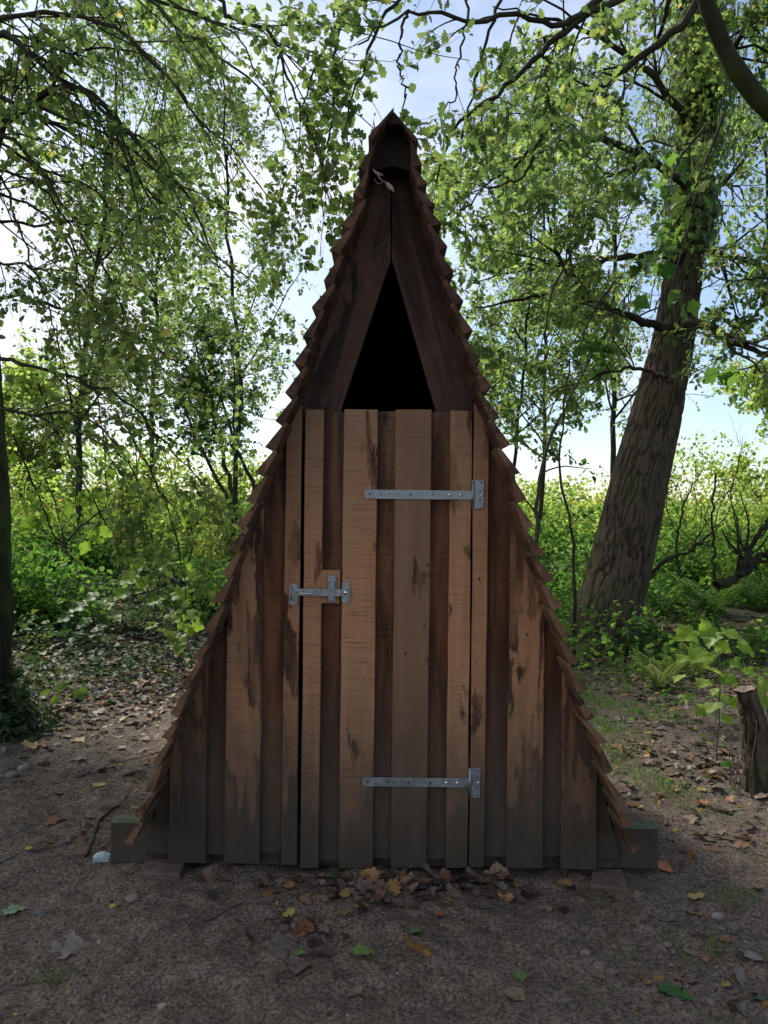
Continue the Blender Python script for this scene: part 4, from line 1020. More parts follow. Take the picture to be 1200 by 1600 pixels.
# ------------------------------------------------------------------ generic trees further off
def far_tree(name, label, base, lean, height, r, start, spread, leaf, per, mat='leaf', barkm='branch', nl=12, tmpl='quad', dens=(7, 5), group=None, zmax=None, up=0.35):
    root = thing(name, label, 'tree', group=group)
    x, y_ = base; z0 = ghs(x, y_) - 0.1
    C = resample([(x, y_, z0), (x + lean[0] * .3 + rng.normal(0, .1), y_ + lean[1] * .3, z0 + height * .35), (x + lean[0] * .7 + rng.normal(0, .1), y_ + lean[1] * .7, z0 + height * .7), (x + lean[0], y_ + lean[1], z0 + height)], 24, 0.02)
    rad = np.linspace(r, r * .25, 24)
    V, Q = tubes(C[None], rad[None], 10); link('trunk', mesh_np('trunk', V, Q, M[barkm], smooth=True), root)
    p1, r1 = grow(C[None], rad[None], nl, (spread * .7, spread * 1.3), (0.6, 1.3), -0.02, 10, 0.5, start, 0.12, bias=(0, 0, up))
    emit_branches(root, p1, r1, 6, barkm)
    p2, r2 = grow(p1, r1, dens[0], (spread * .25, spread * .7), (0.4, 1.1), 0.02, 7, 0.55, 0.1, 0.17)
    p3, r3 = grow(p2, r2, dens[1], (spread * .12, spread * .3), (0.4, 1.2), 0.04, 5, 0.6, 0.1, 0.2, rmin=0.002)
    emit_twigs(root, [(p2, r2, 4), (p3, r3, 3)], barkm)
    c, a, b, n, s = leaves_on(p3, per, leaf, 0.1)
    emit_foliage(root, c, a, b, n, s, tmpl, mat, 0)
    return root
G1 = None
FT = 'background_tree'
far_tree(FT, 'leafy tree rising behind the left path, nearest the hut roof', (-2.6, 9.6), (-0.2, 0), 9.0, 0.05, 0.24, 2.3, (0.045, 0.085), 11, nl=22, dens=(8, 6), up=0.15)
far_tree(FT, 'broad leafy tree standing behind the overhanging left branches', (-5.0, 9.4), (0.6, 0), 9.0, 0.06, 0.20, 2.4, (0.045, 0.085), 11, nl=24, dens=(8, 6), up=0.15)
far_tree(FT, 'tall tree far behind the left branches near the white sky', (-5.6, 15.0), (0.3, 0), 11.5, 0.07, 0.20, 2.9, (0.07, 0.12), 14, nl=22, dens=(8, 6), up=0.15)
far_tree(FT, 'tall tree added outside the left edge for shade, only its outer twigs in view', (-6.4, 5.0), (0.3, 0), 9.5, 0.12, 0.5, 2.8, (0.09, 0.14), 13, nl=26, dens=(8, 6), up=0.1)  # added mostly out of view so its crown shades the foreground soil
far_tree(FT, 'small-leaved tree with a leaning trunk just left of the hut', (-2.3, 11.2), (-1.3, 0), 4.6, 0.06, 0.5, 1.3, (0.045, 0.075), 13, mat='mid', nl=18, dens=(8, 6))
far_tree(FT, 'slender tree seen between the hut roof and the leaning trunk', (2.8, 10.5), (-0.1, 0), 9.2, 0.045, 0.25, 2.1, (0.05, 0.09), 9, nl=20, dens=(7, 6), up=0.15)
far_tree(FT, 'small feathery tree close behind the right roof edge', (1.9, 7.6), (0.15, 0), 6.2, 0.035, 0.22, 1.5, (0.04, 0.08), 13, nl=22, dens=(7, 6), up=0.1)
far_tree(FT, 'tall tree behind the leaning trunk on the right', (5.0, 13.5), (0.2, 0), 12.0, 0.07, 0.20, 2.8, (0.06, 0.11), 9, nl=21, dens=(8, 5), up=0.15)
far_tree(FT, 'leafy tree at the right edge beyond the leaning trunk', (7.0, 10.5), (-0.3, 0), 9.6, 0.06, 0.22, 2.4, (0.055, 0.10), 10, nl=21, dens=(8, 5), up=0.15)
far_tree(FT, 'far rounded tree on the skyline right of the leaning trunk', (12.5, 22.0), (0.2, 0), 5.0, 0.12, 0.15, 2.6, (0.12, 0.18), 12, nl=20, dens=(7, 6), mat='lime', up=0.1)
far_tree(FT, 'far pale green tree on the skyline at the left edge', (-11.0, 20.0), (0.2, 0), 4.2, 0.12, 0.15, 2.6, (0.12, 0.18), 12, nl=20, dens=(7, 6), mat='lime', up=0.1)

# thin stems right of the hut
def sapling(name, label, traces, d, r, leafsz, per, mat, kids=7, tm='ovate', nobj=0, bark='branch', kl=(0.2, 0.8)):
    root = thing(name, label, 'sapling')
    limbs = [(PP(t_, d, d + 0.2), r * (1 if i == 0 else .6), r * .3, 0.01) for i, t_ in enumerate(traces)]
    p = limbs[0][0]; p0 = p[0].copy(); p0[2] = ghs(p0[0], p0[1]) - 0.05; limbs[0] = ([p0] + p, *limbs[0][1:])
    pts, rad = limb_arrays(limbs, 22); emit_branches(root, pts, rad, 6, bark, 'stem')
    p2, r2 = grow(pts, rad, kids, kl, (0.5, 1.2), 0.03, 7, 0.5, 0.35, 0.15); p3, r3 = grow(p2, r2, 3, (0.1, 0.35), (0.4, 1.1), 0.05, 5, 0.6, 0.2, 0.2)
    emit_twigs(root, [(p2, r2, 4), (p3, r3, 3)], bark)
    c, a, b, n, s = leaves_on(p3, per, leafsz, 0.2, 0.4)
    emit_foliage(root, c, a, b, n, s, tm, mat, nobj)
sapling('slender_sapling', 'thin pale-stemmed sapling leaning right just beside the hut roof', [[(838, 890), (837, 775), (846, 735), (856, 682), (880, 645), (897, 612), (930, 540)]], 9.0, 0.035, (0.05, 0.09), 5, 'mid', bark='palebark')
sapling('slender_sapling', 'thin crooked dark sapling between the hut and the leaning trunk', [[(898, 920), (897, 880), (893, 825), (884, 780), (871, 742), (878, 690), (880, 640), (890, 560)]], 8.0, 0.024, (0.05, 0.09), 5, 'mid')
sapling('slender_sapling', 'dark stem leaning left low behind the left side of the hut', [[(420, 860), (400, 765), (387, 740), (373, 708), (360, 672), (345, 620)], [(395, 850), (350, 772), (337, 745), (322, 716), (308, 690), (290, 640)]], 10.0, 0.05, (0.05, 0.08), 6, 'ivy')

# fallen and dead branches at right mid distance
def bare_branch(label, traces, d, r):
    root = thing('bare_branch', label, 'branch')
    limbs = [(PP(t_, d, d + .3), r * (1 if i == 0 else .6), r * .35, 0.012) for i, t_ in enumerate(traces)]
    pts, rad = limb_arrays(limbs, 22); emit_branches(root, pts, rad, 7, 'branch')
    p2, r2 = grow(pts, rad, 7, (0.3, 1.0), (0.4, 1.2), -0.03, 7, 0.5, 0.2, 0.17); p3, r3 = grow(p2, r2, 3, (0.1, 0.4), (0.4, 1.1), 0, 5, 0.6, 0.2, 0.2)
    emit_twigs(root, [(p2, r2, 4), (p3, r3, 3)], 'branch')
bare_branch('dark fallen branch rising to the right edge above the ferns', [[(1120, 915), (1150, 905), (1175, 880), (1210, 855), (1260, 835)], [(1155, 900), (1165, 870), (1185, 835), (1215, 790)]], 8.2, 0.055)
bare_branch('thin dark branch propped beside the foot of the leaning trunk', [[(1000, 920), (1030, 885), (1050, 870), (1075, 862), (1095, 852), (1120, 820)], [(1115, 905), (1116, 860), (1112, 800), (1118, 740)]], 9.0, 0.030)
bare_branch('tangle of thin bare stems above the right undergrowth', [[(1060, 900), (1058, 840), (1070, 780), (1100, 730)], [(1190, 900), (1150, 830), (1140, 770), (1160, 700)], [(1020, 900), (1010, 850), (1020, 800), (1050, 760)]], 10.5, 0.020)
bare_branch('tangle of thin bare stems above the left undergrowth', [[(60, 960), (90, 860), (150, 800), (230, 780)], [(120, 940), (100, 840), (80, 770), (50, 700)], [(280, 930), (300, 850), (270, 790), (230, 740)], [(180, 930), (200, 860), (260, 830), (340, 800)]], 9.5, 0.020)

# ------------------------------------------------------------------ bushes and undergrowth
def bush(label, x, y_, rx, ry, h, K, size, mat, tm='quad', name='bush', zb=0.0, bias=0.5):
    root = thing(name, label, 'bush')
    z0 = ghs(x, y_) + zb
    u = norm(rng.normal(0, 1, (K, 3))); u[:, 2] = np.abs(u[:, 2]); r = rng.random(K) ** bias
    c = u * r[:, None]
    lump = 1 + 0.30 * fbm(u[:, 0] * 2.3 + x, u[:, 1] * 2.3 + y_, u[:, 2] * 2.3, 3, 8)
    c = c * lump[:, None] * np.array((rx, ry, h)) + np.array((x, y_, z0))
    keep = fbm(c[:, 0] * 1.6, c[:, 1] * 1.6, c[:, 2] * 1.6, 3, 19) > -0.22
    c = c[keep]; u = u[keep]; K = len(c)
    a, b, n = leaf_frames(c, u + np.array((0, 0, -0.2)), 0.8, 0.5)
    s = rng.uniform(size[0], size[1], K)
    # lighter new growth gathers in sprays
    rn = np.clip(0.5 + 0.42 * fbm(c[:, 0] * 2.1, c[:, 1] * 2.1, c[:, 2] * 2.1, 2, 29) + rng.normal(0, 0.2, K), 0, 1)
    link('foliage', leaves_mesh('foliage', c, a, b, n, s, tm, M[mat], rn), root, kind='stuff')
    ns = 9
    for k in range(ns):
        an = rng.uniform(0, 6.28); q = rng.uniform(0.2, 0.85)
        P_ = resample([(x + rng.normal(0, .1), y_ + rng.normal(0, .1), z0 - .1), (x + q * rx * .4 * math.cos(an), y_ + q * ry * .4 * math.sin(an), z0 + h * .5), (x + q * rx * .9 * math.cos(an), y_ + q * ry * .9 * math.sin(an), z0 + h * rng.uniform(.6, .95))], 12, 0.02)
        V, Q = tubes(P_[None], np.linspace(0.022, 0.006, 12)[None], 5); link('stem', mesh_np('stem', V, Q, M['branch'], smooth=True), root)
# left: bright sunlit band
bush('sunlit yellow-green bush at the far left behind the left tree', -7.6, 10.5, 2.2, 1.2, 2.35, 7500, (0.06, 0.11), 'lime')
bush('sunlit yellow-green bush left of centre behind the path', -5.2, 11.6, 2.0, 1.2, 2.15, 7500, (0.06, 0.11), 'lime')
bush('bright green bush beside the left roof edge of the hut', -3.0, 9.8, 1.5, 1.1, 1.35, 5500, (0.06, 0.10), 'lime')
bush('mid green shrub in front of the sunlit bushes on the left', -4.1, 7.6, 1.5, 0.9, 0.85, 4800, (0.05, 0.09), 'mid', 'ovate')
bush('green shrub next to the left tree trunk', -3.8, 4.9, 0.9, 0.6, 0.8, 2600, (0.05, 0.09), 'mid', 'ovate')
bush('low dark shrub behind the leaf-strewn path on the left', -2.2, 6.4, 0.9, 0.6, 0.75, 2400, (0.04, 0.08), 'mid', 'ovate')
for q, (bx_, by_, lab_) in enumerate([(-12.5, 21, 'far sunlit hedge clump at the left end of the field edge'), (-8.6, 22, 'far sunlit hedge clump behind the left bushes'), (-4.6, 21, 'far sunlit hedge clump close to the left roof edge'), (5.0, 23, 'far sunlit hedge clump seen past the right roof edge'), (9.2, 24, 'far sunlit hedge clump behind the leaning trunk'), (13.6, 23, 'far sunlit hedge clump at the right end of the field edge')]):
    bush(lab_, bx_, by_, 2.9, 1.6, 2.9 if bx_ < 0 else 2.2, 9000, (0.10, 0.17), 'lime', zb=-0.1)
# right
bush('rounded bright bush far behind the right side of the hut', 2.6, 15.5, 2.4, 1.3, 2.0, 6500, (0.07, 0.12), 'lime')
bush('large light green bush right of the leaning trunk', 7.4, 15.0, 3.0, 1.5, 2.7, 9500, (0.07, 0.12), 'lime')
bush('bright green bush at the far right edge', 10.0, 13.5, 2.2, 1.5, 2.5, 6500, (0.07, 0.12), 'lime')
bush('mid green shrub directly behind the leaning trunk', 4.3, 9.6, 1.3, 0.8, 1.2, 4200, (0.05, 0.09), 'mid', 'ovate')
bush('mid green shrub between the hut and the leaning trunk', 2.3, 8.0, 1.0, 0.7, 1.25, 3800, (0.05, 0.09), 'mid', 'ovate')
bush('leafy shrub beneath the fallen branch on the right', 5.9, 8.6, 1.3, 0.8, 1.0, 4200, (0.05, 0.09), 'mid', 'ovate')

def undergrowth():
    # one mass of low plants: ivy and brambles on the left bank, nettles and seedlings on the right
    def area(K, xr, yr, hz, size, mat, tm, name, dens=None, low=0.02):
        x = rng.uniform(*xr, K); y_ = rng.uniform(*yr, K)
        d = fbm(x * 1.3, y_ * 1.3, 0, 3, 33)
        keep = d > -0.55
        if dens is not None: keep &= rng.random(K) < dens(x, y_)
        x, y_, d = x[keep], y_[keep], d[keep]; K = len(x)
        z = gz(x, y_) + low + rng.random(K) * hz * np.clip(0.6 + d, 0.2, 1.4)
        c = np.stack([x, y_, z], -1); a, b, n = leaf_frames(c, norm(rng.normal(0, 1, (K, 3))) * np.array((1, 1, .3)), 1.0, 0.2)
        k = cull(c, 200); link(name, leaves_mesh(name, c[k], a[k], b[k], n[k], rng.uniform(size[0], size[1], K)[k], tm, M[mat], np.clip(rng.random(K) * .8 + .3 * d, 0, 1)[k]), kind='stuff')
    area(17000, (-7.5, -1.0), (2.2, 9.0), 0.26, (0.035, 0.075), 'ivy', 'ivy', 'ivy_undergrowth', lambda x, y_: np.clip(sstep(-1.0, -2.2, x + 0.16 * (y_ - 3)) * sstep(1.9, 3.6, y_ + 0.5 * (-x - 2)), 0, 1))
    area(30000, (1.2, 9.0), (2.8, 11.0), 0.42, (0.04, 0.085), 'mid', 'ovate', 'green_undergrowth', lambda x, y_: sstep(3.0, 5.4, y_ - 0.1 * (x - 2)))
    area(12000, (-8, 9.0), (7.0, 14.0), 0.65, (0.05, 0.10), 'mid', 'ovate', 'tall_undergrowth')
    area(6500, (0.9, 5.5), (0.9, 5.5), 0.10, (0.018, 0.05), 'mid', 'ovate', 'seedling_cover', lambda x, y_: 0.6 * sstep(1.0, 2.2, x) * (0.3 + 0.7 * sstep(1.5, 3.5, y_)))
undergrowth()

# hanging maple seedlings in the left middle
def seedling(name, label, px, py_top, py_base, leaves, size, mat='lime', tm='maple', stems=1):
    """small plant: stem and single lobed leaves, each leaf its own part"""
    g = on_ground(px, py_base); d = g[1] - CAMY
    root = thing(name, label, 'seedling')
    top = W(px, py_top, d)
    st = resample([g - np.array((0, 0, .02)), g * .5 + top * .5 + np.array((0.02, 0, 0)), top], 10, 0.004)
    V, Q = tubes(st[None], np.linspace(0.006, 0.002, 10)[None], 5); link('stem', mesh_np('stem', V, Q, M['stick'], smooth=True), root)
    me = single_leaf_mesh(tm, mat + '_o')
    for k, (lx, ly, sz) in enumerate(leaves):
        c = W(lx, ly, d + rng.uniform(-0.15, 0.15)); j = int(np.clip((c[2] - g[2]) / (top[2] - g[2] + 1e-6) * 9 - 1.5, 1, 9)); s = sz / F * d
        az = rng.uniform(0, 6.28); a = norm(np.array((math.copysign(0.7, lx - px) + .3 * math.cos(az), -0.55 + .3 * math.sin(az), -0.35)))
        n = norm(np.array((rng.normal(0, .4), rng.uniform(-0.8, -0.1), 0.8))); b = norm(np.cross(n, a)); n = np.cross(a, b)
        base = c - a * s * .5
        o = bpy.data.objects.new('leaf', me); COL.objects.link(o); o.parent = root
        Mx = np.eye(4); Mx[:3, 0] = a * s; Mx[:3, 1] = b * s; Mx[:3, 2] = n * s; Mx[:3, 3] = base; o.matrix_basis = Matrix(Mx.tolist())
        P_ = resample([st[j], (st[j] + base) / 2 + np.array((0, 0, .015)), base], 5)
        V, Q = tubes(P_[None], np.full((1, 5), 0.0014), 4); link('leaf_stalk', mesh_np('leaf_stalk', V, Q, M['stick'], smooth=True), root)
seedling('maple_seedling', 'bright green maple seedling with big lobed leaves beside the cut stump', 1120, 985, 1190,
         [(1070, 992, 38), (1103, 985, 36), (1148, 995, 40), (1090, 1026, 40), (1112, 1000, 34), (1120, 1050, 34), (1108, 1108, 40), (1128, 1092, 34), (1166, 1015, 28), (1075, 1090, 26), (1140, 1064, 28), (1060, 1060, 24), (1085, 1010, 24), (1130, 1012, 26), (1098, 1068, 28), (1152, 1040, 22), (1118, 1080, 24), (1092, 1112, 22), (1150, 1100, 24), (1065, 1030, 24), (1172, 1050, 20), (1136, 1125, 22)], 0, stems=1)
seedling('maple_seedling', 'maple seedling with pale drooping leaves left of the hut wall', 262, 900, 1060,
         [(285, 930, 34), (272, 965, 32), (300, 965, 28), (262, 990, 34), (282, 1000, 30), (240, 940, 30), (225, 915, 40), (200, 905, 36), (298, 900, 26), (250, 885, 34), (215, 885, 34), (278, 1012, 24), (236, 978, 22), (188, 930, 30)], 0)
seedling('maple_seedling', 'low yellow-green seedling on the left leaf litter', 110, 1075, 1112,
         [(70, 1083, 18), (92, 1078, 18), (105, 1090, 20), (120, 1085, 18), (85, 1095, 16), (130, 1078, 16)], 0, tm='ovate')
seedling('maple_seedling', 'small bright seedling at the right edge behind the stump', 1196, 1080, 1150, [(1185, 1085, 26), (1200, 1100, 26), (1192, 1068, 24), (1208, 1080, 26)], 0)
seedling('maple_seedling', 'leafy seedling below the left shrub in the shade', 150, 930, 1030, [(120, 950, 30), (140, 935, 28), (165, 945, 30), (180, 965, 26), (130, 975, 26), (155, 985, 24), (100, 965, 26)], 0, mat='mid')

# ferns
def fern(label, px, py, n, L, mat='mid', d=None):
    g = on_ground(px, py)
    root = thing('fern', label, 'fern', tuple(g))
    for k in range(n):
        an = 2 * math.pi * k / n + rng.uniform(-.3, .3); l = L * rng.uniform(.75, 1.1); m = 15
        V = []; Fc = []
        for j in range(m + 1):
            t = j / m; r = l * (t * .62); z = l * (1.15 * t - 0.50 * t * t) + 0.01
            p = np.array((math.cos(an) * r, math.sin(an) * r, z)); V.append(p)
        T = np.array((math.cos(an), math.sin(an), 0)); S = np.array((-math.sin(an), math.cos(an), 0)); base = len(V)
        for j in range(1, m + 1):
            t = j / m; w = l * 0.30 * math.sin(math.pi * min(1, t * 0.9 + 0.12)) ** 0.8 * (1 - t * .3); pw = l * 0.026
            for sgn in (-1, 1):
                q = V[j]; b0 = len(V); tip = q + S * sgn * w + T * w * .35 + np.array((0, 0, -w * .25))
                mid = (q + tip) / 2
                V += [q - T * pw * .6, mid - T * pw + np.array((0, 0, .004)), tip, mid + T * pw, q + T * pw * .6]
                Fc.append((b0, b0 + 1, b0 + 2, b0 + 3)); Fc.append((b0, b0 + 3, b0 + 4, b0 + 4)[:3])
        Fq = [f for f in Fc if len(f) == 4]; Ft = [f for f in Fc if len(f) == 3]
        VV = np.array(V)
        me = mesh_np('frond', VV, [np.array(Fq), np.array(Ft)], M[mat], {'rnd': np.full(len(VV), rng.uniform(.35, .95))})
        link('frond', me, root)
fern('light green fern on the litter between hut and seedling', 1030, 1075, 9, 0.42, 'lime')
fern('fern with feathery fronds beside the maple seedling', 1085, 1060, 9, 0.42, 'lime')
fern('fern growing at the left foot of the leaning trunk', 872, 985, 8, 0.60)
fern('tall fern right of the leaning trunk foot', 1035, 960, 9, 0.75)
fern('fern under the dark fallen branch', 1110, 965, 9, 0.75)
fern('fern at the right edge in the middle distance', 1180, 950, 8, 0.7)
fern('fern hidden in the undergrowth behind the ferns', 1075, 925, 8, 0.9)
fern('fern on the left bank near the tree', 205, 1000, 7, 0.45)

# ------------------------------------------------------------------ stump
def stump():
    root = thing('tree_stump', 'short leaning cut stump with splintered top at the right edge', 'stump')
    g = on_ground(1188, 1235); d = g[1] - CAMY
    C = [g + np.array((0.03, 0, -0.05)), W(1186, 1200, d), W(1178, 1130, d), W(1165, 1078, d)]
    bark_trunk('trunk', C, [0.105, 0.085, 0.068, 0.052], M['oakbark'], root, 70, 130, 0.014, 22, (0.04, 0.2), 5.0)
    # cut face: slightly hollow, tilted
    top = C[-1]; ax = norm(C[-1] - C[-2]); u = norm(np.cross(ax, (0, 1, 0))); v = np.cross(ax, u)
    mb = MB(); n = 18; V = [top + ax * -0.012]
    for k in range(n):
        a = 2 * math.pi * k / n; V.append(top + 0.036 * (u * math.cos(a) + v * math.sin(a)) + ax * 0.004)
    for k in range(n):
        a = 2 * math.pi * k / n; V.append(top + (0.056 + rng.normal(0, .002)) * (u * math.cos(a) + v * math.sin(a)) + ax * rng.uniform(0.0, 0.012))
    mb.add(V, [(0, 1 + k, 1 + (k + 1) % n) for k in range(n)] + [(1 + k, 1 + n + k, 1 + n + (k + 1) % n, 1 + (k + 1) % n) for k in range(n)])
    t = NT('cut_wood'); n1 = t.noise(t.n('ShaderNodeNewGeometry').outputs['Position'], 70, 4, 0.6); t.bsdf(t.mix(t.mapr(n1, .35, .65), (0.06, 0.04, 0.03), (0.20, 0.15, 0.11)), .8)
    mb.build('cut_face', t.m, root)
    # a few suckers round it
    for k in range(9):
        an = rng.uniform(2.5, 5.5); b0 = g + np.array((0.12 * math.cos(an) - .03, 0.12 * math.sin(an), -.02)); P_ = resample([b0, b0 + np.array((rng.normal(0, .05), rng.normal(0, .04), .22)), b0 + np.array((rng.normal(0, .12), rng.normal(0, .06), rng.uniform(.35, .5)))], 9, .004)
        V, Q = tubes(P_[None], np.linspace(0.004, 0.0015, 9)[None], 5); link('sucker', mesh_np('sucker', V, Q, M['stick'], smooth=True), root)
stump()

# ------------------------------------------------------------------ grass
def grass_patch(label, cx_px, cy_px, sx_, sy_, K, h, name='grass_tuft'):
    """blades scattered round a pixel on the ground"""
    px = cx_px + rng.normal(0, sx_, K); py = cy_px + rng.normal(0, sy_, K)
    g = on_ground(cx_px, cy_px); d = g[1] - CAMY
    x = g[0] + (px - cx_px) / F * d; y_ = g[1] - (py - cy_px) / F * d * (d / 1.5)
    z = gz(x, y_); hh = h * rng.uniform(.4, 1.1, K); an = rng.uniform(0, 6.28, K); ln = hh * rng.uniform(.2, .9, K); w = hh * .022 + .0007
    D_ = np.stack([np.cos(an), np.sin(an), 0 * an], -1); S = np.stack([-np.sin(an), np.cos(an), 0 * an], -1); b = np.stack([x, y_, z - .003], -1)
    m = b + D_ * (ln * .3)[:, None] + np.array((0, 0, 1)) * (hh * .65)[:, None]; tip = b + D_ * ln[:, None] + np.array((0, 0, 1)) * hh[:, None]
    V = np.stack([b - S * w[:, None], b + S * w[:, None], m + S * (w * .8)[:, None], m - S * (w * .8)[:, None], tip], 1)
    I = np.arange(K)[:, None] * 5
    me = mesh_np(name, V.reshape(-1, 3), [I + np.array((0, 1, 2, 3)), I + np.array((3, 2, 4))], M['grass'], {'rnd': np.repeat(rng.random(K), 5)})
    return link(name, me, None, kind='stuff')
for a in [(930, 1095, 26, 12, 900, .05), (900, 1070, 16, 8, 400, .06), (950, 1140, 25, 14, 800, .05), (1000, 1215, 30, 14, 500, .04), (1050, 1235, 22, 8, 350, .04), (960, 1175, 20, 12, 500, .04), (990, 1050, 40, 8, 600, .06), (1150, 1398, 25, 8, 160, .03),
          (1060, 1480, 10, 16, 60, .035), (75, 1530, 22, 9, 150, .022), (1030, 1120, 30, 10, 400, .05), (1115, 1480, 8, 10, 50, .03), (1095, 1260, 30, 8, 200, .03), (60, 1065, 40, 12, 260, .10), (960, 1010, 50, 8, 500, .10), (880, 1420, 20, 8, 120, .012), (960, 1400, 20, 8, 120, .012)]:
    grass_patch('', *a, name='grass')
o = grass_patch('', 905, 985, 9, 4, 46, .38, 'tall_grass'); 

# ------------------------------------------------------------------ loose things on the ground
def litter(K, fn, size, tm, name='leaf_litter', flat=0.25, lift=0.006, mat='litter'):
    x, y_ = fn(K); K = len(x); z = gz(x, y_) + lift * rng.random(K) * 2
    c = np.stack([x, y_, z], -1); an = rng.uniform(0, 6.28, K)
    a = norm(np.stack([np.cos(an), np.sin(an), rng.normal(0, flat, K)], -1)); n = norm(np.stack([rng.normal(0, flat, K), rng.normal(0, flat, K), np.ones(K) * rng.choice([1, -1], K)], -1))
    b = norm(np.cross(n, a)); n = np.cross(a, b); s = rng.uniform(size[0], size[1], K)
    V0, F0 = TP[tm]; V0 = V0.copy()
    c = c + n * 0
    return link(name, leaves_mesh(name, c, a, b, n, s, (V0 - np.array((.5, 0, 0)), F0), M[mat]), kind='stuff')
TP['mapleo'] = refine(TP['maple'])
TP['curl'] = (TP['oak'][0] * np.array((1, 1.15, 1)) + np.array([(0, 0, 0.35 * (v[0] - .5) ** 2 + 0.5 * v[1] ** 2) for v in TP['oak'][0]]), TP['oak'][1])
TP['curl2'] = (TP['maple'][0] + np.array([(0, 0, 0.25 * math.sin(5 * v[0]) * v[1] + 0.3 * (v[0] - .5) ** 2) for v in TP['maple'][0]]), TP['maple'][1])
_o = [(0, 0), (.22, .26), (.38, .20), (.62, .30), (1, .02), (.70, -.24), (.45, -.17), (.2, -.28)]
TP['dead'] = (np.array([(x, y, .45 * (x - .5) ** 2 + .9 * y * y + .05 * math.sin(20 * x)) for x, y in _o] + [(.5, 0, 0)]), np.array([(i, (i + 1) % 8, 8) for i in range(8)]))
TP['chip'] = (np.array([(0, 0, 0), (.4, .25, .1), (1, .05, .0), (.5, -.3, .08)]), np.array([(0, 2, 1), (0, 3, 2)]))
def outside_hut(x, y_): return ~((np.abs(x) < 1.08) & (y_ > -0.02) & (y_ < 1.62))
def region_left(K):
    x = rng.uniform(-3.6, -0.9, K); y_ = rng.uniform(0.2, 7.5, K); p = 0.10 + 0.9 * sstep(1.6, 3.0, y_ + 0.25 * (-1.8 - x)); k = (rng.random(K) < p) & outside_hut(x, y_); return x[k], y_[k]
def region_right(K):
    x = rng.uniform(0.9, 4.5, K); y_ = rng.uniform(-1.4, 6.5, K); p = 0.14 + 0.86 * sstep(-0.2, 1.5, y_ + 0.5 * (x - 1.6)); p = p * np.clip(.6 + .8 * fbm(x * 2, y_ * 2, 0, 2, 61), 0.05, 1); k = (rng.random(K) < p) & outside_hut(x, y_); return x[k], y_[k]
def region_front(K):
    x = rng.normal(0.05, 0.26, K); y_ = -0.06 - np.abs(rng.normal(0, 0.11, K)); return x, y_
def region_clump(K): return rng.normal(-0.28, 0.07, K), rng.normal(-0.42, 0.045, K)
def region_far(K):
    x = rng.uniform(-9, 9, K); y_ = rng.uniform(4, 14, K); return x, y_
def region_all(K):
    x = rng.uniform(-2.6, 2.6, K); y_ = rng.uniform(-1.6, 1.8, K); k = outside_hut(x, y_); return x[k], y_[k]
litter(2000, region_left, (0.035, 0.09), 'curl'); litter(7500, region_left, (0.03, 0.085), 'dead'); litter(1800, region_left, (0.05, 0.11), 'curl2'); litter(3000, region_right, (0.03, 0.08), 'curl'); litter(15000, region_right, (0.03, 0.08), 'dead'); litter(2600, region_right, (0.04, 0.10), 'curl2')
litter(230, region_front, (0.03, 0.075), 'curl', lift=.012); litter(40, region_clump, (0.03, 0.06), 'curl'); litter(2500, region_far, (0.06, 0.12), 'curl2')
litter(9000, region_all, (0.006, 0.020), 'chip', 'leaf_fragments'); litter(6000, region_left, (0.008, 0.03), 'chip', 'leaf_fragments'); litter(9000, region_right, (0.008, 0.03), 'chip', 'leaf_fragments')
def needle_twigs(K, fn, ln, rr_, name='twig_litter'):
    x, y_ = fn(K); K = len(x); an = rng.uniform(0, 6.28, K); L = rng.uniform(ln[0], ln[1], K) ; P = 4
    t = np.linspace(-.5, .5, P)[None, :]; bend = rng.normal(0, .12, K)[:, None]
    X = x[:, None] + L[:, None] * (np.cos(an)[:, None] * t - np.sin(an)[:, None] * bend * (t * t)); Y = y_[:, None] + L[:, None] * (np.sin(an)[:, None] * t + np.cos(an)[:, None] * bend * (t * t))
    Z = gz(X, Y) + .002 + rng.random((K, 1)) * .008
    V, Q = tubes(np.stack([X, Y, Z], -1), np.broadcast_to(rng.uniform(rr_[0], rr_[1], K)[:, None], (K, P)) * np.linspace(1, .6, P)[None], 3)
    link(name, mesh_np(name, V, Q, M['twig'], {'rnd': np.repeat(rng.random(K), P * 3)}), kind='stuff')
needle_twigs(2600, region_all, (0.01, 0.06), (0.0006, 0.0016)); needle_twigs(2500, region_left, (0.03, 0.16), (0.001, 0.003)); needle_twigs(3500, region_right, (0.02, 0.13), (0.0008, 0.0025))
def grit(K, fn, s0, s1, name='gravel'):
    x, y_ = fn(K); K = len(x); s = s0 + (s1 - s0) * rng.random(K) ** 3
    V0 = np.array([(1, 0, 0), (0, 1, 0), (-1, 0, 0), (0, -1, 0), (0, 0, .7), (0, 0, -.7)], float); F0 = np.array([(0, 1, 4), (1, 2, 4), (2, 3, 4), (3, 0, 4), (1, 0, 5), (2, 1, 5), (3, 2, 5), (0, 3, 5)])
    an = rng.uniform(0, 6.28, K); st = rng.uniform(.6, 1.3, (K, 3)); V = V0[None] * st[:, None] * s[:, None, None]
    c_, s_ = np.cos(an)[:, None], np.sin(an)[:, None]; V = np.stack([V[..., 0] * c_ - V[..., 1] * s_, V[..., 0] * s_ + V[..., 1] * c_, V[..., 2]], -1) + rng.normal(0, .15, (K, 6, 3)) * s[:, None, None]
    V += np.stack([x, y_, gz(x, y_) + s * .15], -1)[:, None]
    link(name, mesh_np(name, V.reshape(-1, 3), (F0[None] + (np.arange(K) * 6)[:, None, None]).reshape(-1, 3), M['grit'], {'rnd': np.repeat(rng.random(K) ** 1.5, 6)}), kind='stuff')
def region_near(K):
    x = rng.uniform(-2.6, 2.6, K); y_ = -1.7 + 3.6 * rng.random(K) ** 1.6; k = outside_hut(x, y_); return x[k], y_[k]
